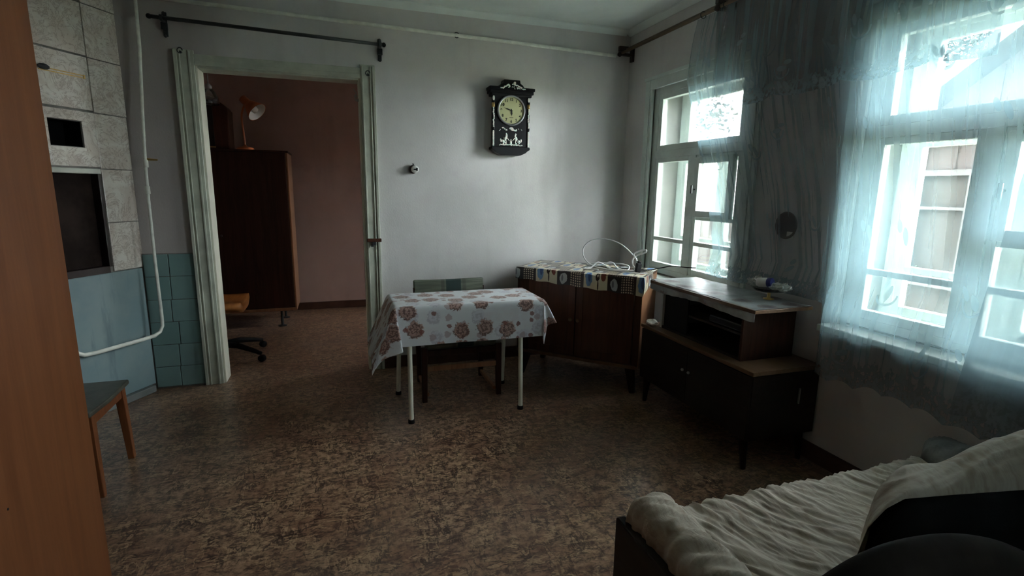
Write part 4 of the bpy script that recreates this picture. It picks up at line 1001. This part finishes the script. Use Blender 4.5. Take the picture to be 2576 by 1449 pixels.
# ------------------------------------------------------------------ sofa seen from behind
sf = empty('sofa', (1.55, 1.0, 0), 0, 'low sofa with wrinkled beige cover and black back in the right foreground', 'sofa')
def seat(u, v):
    x = 1.00+1.24*u; s = v*.80
    hz = .415
    if s < .30: y, z = 1.362-.004*math.sin(x*20), .12+s*.92
    elif s < .36:
        t = (s-.30)/.06*PI/2; y, z = 1.337+.025*math.cos(t), .396+.025*math.sin(t)
    else: y, z = 1.337-(s-.36)*1.0, .421-.02*math.sin(PI*(s-.36)/.44)
    n = Vector((x*13+y*6+.8*noise.noise(Vector((x*3, y*4, 3))), y*3.2-x*1.0, 0)); r = 1-abs(noise.noise(n))*2.4; r2 = 1-abs(noise.noise(n*2.1+Vector((5, 1, 0))))*2.4
    d = .010*r+.006*r2+.003*(1-abs(noise.noise(n*4.7))*2.4)
    edge = min(1, v/.12)
    return Vector((x, y+(d*.6 if s < .34 else 0), z+(d if s >= .33 else 0)+.008*math.sin(x*9)*(1-edge)))
MB().grid(seat, 260, 110).build('seat_cover', 'cover', sf, smooth=True, world=True)
MB().box((.90, .62, .10), (2.28, 1.32, .385)).build('seat_base', 'dark_wood', sf, bevel=.01, world=True)
def arm(x0, x1, yb, yf, zt, z0, sd):
    """cover sleeve over an arm that runs along y with a rounded front"""
    def f(u, v):
        t = u  # across: outer side up, over, inner side down
        wd = x1-x0; hh = zt-z0; r = wd*.42
        Ls = hh-r; tot = 2*Ls+PI*r*.5*2+(wd-2*r); s = t*tot
        if s < Ls: x, z, nx, nz = x0, z0+s, -1, 0
        elif s < Ls+PI*r/2:
            a = (s-Ls)/r; x, z = x0+r-r*math.cos(a), zt-r+r*math.sin(a); nx, nz = -math.cos(a), math.sin(a)
        elif s < Ls+PI*r/2+wd-2*r: x, z = x0+r+(s-Ls-PI*r/2), zt; nx, nz = 0, 1
        elif s < Ls+PI*r+wd-2*r:
            a = (s-Ls-PI*r/2-wd+2*r)/r; x, z = x1-r+r*math.sin(a), zt-r+r*math.cos(a); nx, nz = math.sin(a), math.cos(a)
        else: x, z, nx, nz = x1, zt-r-(s-Ls-PI*r-wd+2*r), 1, 0
        L = yf-yb
        if v < .8: y = yb+(L-.04)*v/.8; k = 1
        else:
            a = (v-.8)/.2*PI/2; y = yf-.04+.04*math.sin(a); k = 1-.28*(1-math.cos(a))
            cx = (x0+x1)/2; x = cx+(x-cx)*k; z = z0+(z-z0)*(1-.10*(1-math.cos(a)))
        n = Vector((x*6+z*6+.7*noise.noise(Vector((x*5, y*5, sd))), y*15+x*8, sd)); d = .012*(1-abs(noise.noise(n))*2.4)+.007*(1-abs(noise.noise(n*2.1))*2.4)
        z -= .02*(1-v)*0
        return Vector((x+nx*d, y, z+nz*d))
    return f
def capped(name, fn, nu, nv, mat, par):
    b = MB(); b.grid(fn, nu, nv)
    b.bm.verts.ensure_lookup_table()
    ring = [b.bm.verts[i*(nv+1)+nv] for i in range(nu+1)]
    c = Vector((0, 0, 0))
    for v in ring: c += v.co
    c /= len(ring); cv = b.bm.verts.new(c)
    for i in range(nu): b.bm.faces.new((ring[i], ring[i+1], cv))
    return b.build(name, mat, par, smooth=True, world=True)
capped('arm_cover', arm(.872, 1.030, .60, 1.365, .500, .10, 0), 60, 90, 'cover', sf)
capped('arm_cover', arm(2.262, 2.42, .60, 1.365, .505, .10, 4), 60, 90, 'lilac_cover', sf)
MB().box((.838, .55, .03), (.874, 1.372, .425)).build('side_board', 'very_dark_wood', sf, bevel=.006, world=True)
MB().box((2.42, .55, .03), (2.45, 1.372, .425)).build('side_board', 'very_dark_wood', sf, bevel=.006, world=True)
for x in (.93, 2.33):
    for y in (.68, 1.28): MB().taper((x, y, .11), (x, y, 0), .03, .024, 4).build('leg', 'very_dark_wood', sf, world=True)
# backrest: section swept along x, its left end rounded
def sect(pts):
    return smoothpath([Vector((0, a, c)) for a, c in pts], 8)
def sweep(name, pts, x0, x1, mat, wr, endr=.16, sd=0.0):
    sc_ = sect(pts); n = len(sc_)-1; zb = min(p.z for p in sc_)
    yc = sum(p.y for p in sc_)/len(sc_)
    def f(u, v):
        x = x0+(x1-x0)*u
        p = sc_[min(n, int(round(v*n)))]
        d = x-x0
        k = math.sqrt(max(0.0, 1-((endr-d)/endr)**2)) if d < endr else 1
        y = yc+(p.y-yc)*(.35+.65*k); z = zb+(p.z-zb)*(.30+.70*k)
        q = Vector((x*4+y*5, y*11+z*9-x*3, sd)); w = wr*(1-abs(noise.noise(q))*2.2)+wr*.5*(1-abs(noise.noise(q*2.3))*2)
        return Vector((x, y, z+w))
    return MB().grid(f, 120, n).build(name, mat, sf, smooth=True, world=True)
hemt = [(1.17, .50), (1.185, .60), (1.216, .700), (1.27, .742), (1.329, .757), (1.5, .735), (1.8, .693), (2.3, .66)]
crest = [(1.19, .50), (1.205, .61), (1.232, .705), (1.285, .752), (1.345, .770), (1.5, .770), (1.65, .788), (1.96, .805), (2.3, .812)]
def backcover(u, v):
    x = 1.196+(2.258-1.196)*u; c = lerp(x, crest); h_ = lerp(x, hemt)
    k = 1.0
    P = [(1.0-.08*(1-k), .405), (.985-.06*(1-k), .48+.0*k), (.955-.03*(1-k), .40+(c-.40)*.72), (.925-.02*(1-k), c-.035), (.885, c-.004), (.845, c-.006), (.812, (c+h_)/2), (.798, h_)]
    y, z = [q for q in smoothpath([Vector((0, a, b)) for a, b in P], 6)][min(42, int(round(v*42)))].yz
    n = Vector((x*2.6+z*2, y*20+z*22-x*3.5, 2.0)); d = .010*(1-abs(noise.noise(n))*2.2)+.005*(1-abs(noise.noise(n*2.2))*2)
    xs = 1.172+max(0, y-.80)*1.5; xx = xs+(2.258-xs)*u
    return Vector((xx, y, z+d*min(1, (1-v)/.1)))
MB().grid(backcover, 150, 42).build('back_cover', 'cover', sf, smooth=True, world=True)
def backshell(u, v):
    x = 1.178+(2.258-1.178)*u; h_ = lerp(x, hemt)-.010
    P = [(.90, h_-.02), (.85, h_+.004), (.80, h_-.004), (.772, h_-.04), (.76, h_-.12), (.76, .30), (.765, .10)]
    y, z = [q for q in smoothpath([Vector((0, a, b)) for a, b in P], 5)][min(30, int(round(v*30)))].yz
    xs = 1.196+max(0, y-.80)*1.5; x = xs+(2.258-xs)*u
    return Vector((x, y, z))
b = MB(); b.grid(backshell, 90, 30)
b.build('backrest', 'sofa_black', sf, smooth=True, world=True)
def bolster(u, v):
    x = .76+(2.05-.76)*u; t = x-1.09
    zt = .783-(.62*t*t if t > 0 else 1.25*t*t); zt = max(zt, .30)
    a = PI*v; yc, ry = .655, .085
    return Vector((x, yc+ry*math.cos(a), .16+(zt-.16)*math.sin(a)**.45))
MB().grid(bolster, 90, 30).build('back_bolster', 'sofa_brown', sf, smooth=True, world=True)

# ------------------------------------------------------------------ outside
tag(MB().box((XO, -14, -.75), (30, 34, -.6)).build('ground', 'grass'), 'grassy yard outside the windows', kind='structure')
hs = empty('neighbour_house', (6.2, 3.2, -.6), 0, 'beige neighbouring house with gable and white window outside', 'house')
HX = 6.0
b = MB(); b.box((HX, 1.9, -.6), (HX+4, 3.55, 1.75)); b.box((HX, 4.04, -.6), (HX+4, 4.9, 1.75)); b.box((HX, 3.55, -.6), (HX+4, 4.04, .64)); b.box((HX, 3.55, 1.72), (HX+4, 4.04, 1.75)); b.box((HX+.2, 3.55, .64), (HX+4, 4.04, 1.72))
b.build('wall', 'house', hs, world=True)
MB().prism([(1.9, 1.75), (4.9, 1.75), (3.1, 3.0)], 'x', HX+.02, HX+3.9).build('gable', 'house_pink', hs, world=True)
for k in range(10):
    y = 2.02+k*.285; zt = 1.75+min((4.9-y)*.694, (y-1.9)*1.04)-.03
    if zt > 1.9: MB().box((HX+.004, y-.010, 1.78), (HX+.022, y+.010, zt)).build('batten', 'house_pink', hs, world=True)
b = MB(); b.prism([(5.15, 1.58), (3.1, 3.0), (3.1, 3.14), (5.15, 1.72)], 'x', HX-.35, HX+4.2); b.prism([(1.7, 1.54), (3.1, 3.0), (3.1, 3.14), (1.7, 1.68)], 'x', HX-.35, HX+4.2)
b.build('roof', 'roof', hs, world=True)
MB().box((HX-.05, 2.3, 2.03), (HX+.01, 4.25, 2.09)).build('cornice_board', 'white', hs, world=True)
b = MB(); frame(b, 3.50, 4.09, .59, 1.77, .06, HX-.03, HX+.02); b.box((HX-.02, 3.56, 1.36), (HX+.02, 4.03, 1.39)); b.box((HX-.09, 3.47, .55), (HX+.02, 4.12, .60)); f_ = b.build('window_frame', 'house_frame', hs, world=True)
o = MB().box((HX+.04, 3.55, .64), (HX+.05, 4.04, 1.72)).build('blind', 'house', f_); o.location = -hs.location
fl = empty('flower_pot', (HX-.05, 3.95, .601), 0, 'small blue flower pot on the sill of the neighbouring house', 'flower pot')
MB().lathe([(.025, 0), (.035, .06), (.032, .06), (.028, .05), (.0001, .05)], 14).build('pot', 'blue', fl, smooth=True)
b = MB()
for i in range(30):
    a = rnd.uniform(0, 6.3); r = rnd.uniform(0, .05); z = rnd.uniform(.07, .14); b.blob((r*math.cos(a), r*math.sin(a), z), rnd.uniform(.008, .016), 5)
b.taper((0, 0, .045), (0, 0, .1), .005, .004, 5); b.build('leaves', 'leaf', fl)
def tree(x, y, h, cr, seed, n, label, lean=(0, 0), trunk=.12, flat=.8, path=None):
    t = empty('leafy_tree', (x, y, -.6), 0, label, 'tree'); q = random.Random(seed)
    top = Vector((lean[0], lean[1], h))
    b = MB(); pth = smoothpath(path or [(0, 0, 0), top*.4, top*.8, top], 4); b.tube(pth, [trunk*(1-.5*i/len(pth)) for i in range(len(pth))], 8)
    for k in range(5):
        a = q.uniform(0, 6.3); p = top*q.uniform(.6, .95); e = p+Vector((math.cos(a)*cr*.6, math.sin(a)*cr*.6, cr*.5)); p = pth[-1-(k % 3)*2] if path else p; e = p+Vector((math.cos(a)*cr*.6, math.sin(a)*cr*.6, cr*.5)); b.tube([p, (p+e)/2+Vector((0, 0, .1)), e], [trunk*.4, trunk*.3, trunk*.15], 6)
    b.build('trunk', 'bark', t, smooth=True)
    b = MB(); cl = [(top+Vector((q.uniform(-1, 1)*cr*.7, q.uniform(-1, 1)*cr*.7, q.uniform(-.5, .8)*cr*flat)), q.uniform(.3, .6)*cr) for _ in range(16)]
    for i in range(n):
        c, r = q.choice(cl); d = Vector((q.gauss(0, 1), q.gauss(0, 1), q.gauss(0, 1))).normalized()*r*q.random()**.35
        p = c+d; s_ = q.uniform(.05, .11); u = Vector((q.gauss(0, 1), q.gauss(0, 1), q.gauss(0, 1))).normalized(); v = u.orthogonal().normalized()
        b.bm.faces.new([b.bm.verts.new(p+u*s_), b.bm.verts.new(p+v*s_*.5), b.bm.verts.new(p-u*s_), b.bm.verts.new(p-v*s_*.5)])
    o = b.build('foliage', 'leaf', t); o['kind'] = 'stuff'
    return t
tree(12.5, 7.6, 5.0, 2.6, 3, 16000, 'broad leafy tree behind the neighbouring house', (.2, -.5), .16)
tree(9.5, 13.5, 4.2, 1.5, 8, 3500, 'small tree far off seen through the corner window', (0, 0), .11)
fn = empty('board_fence', (7.6, 9.5, -.6), 0, 'pale board fence across the yard seen through the corner window', 'fence')
for k in range(30):
    y = -4.4+k*.3
    MB().box((-.012, y, .05), (.012, y+.27, 1.65+.03*math.sin(k*2.1))).build('board', 'house_pink', fn)
for z in (.4, 1.3): MB().box((.012, -4.45, z), (.05, 4.6, z+.07)).build('rail', 'house_pink', fn)
for y in (-4.3, -1.3, 1.7, 4.5): MB().box((.05, y-.05, 0), (.13, y+.05, 1.6)).build('post', 'bark', fn)
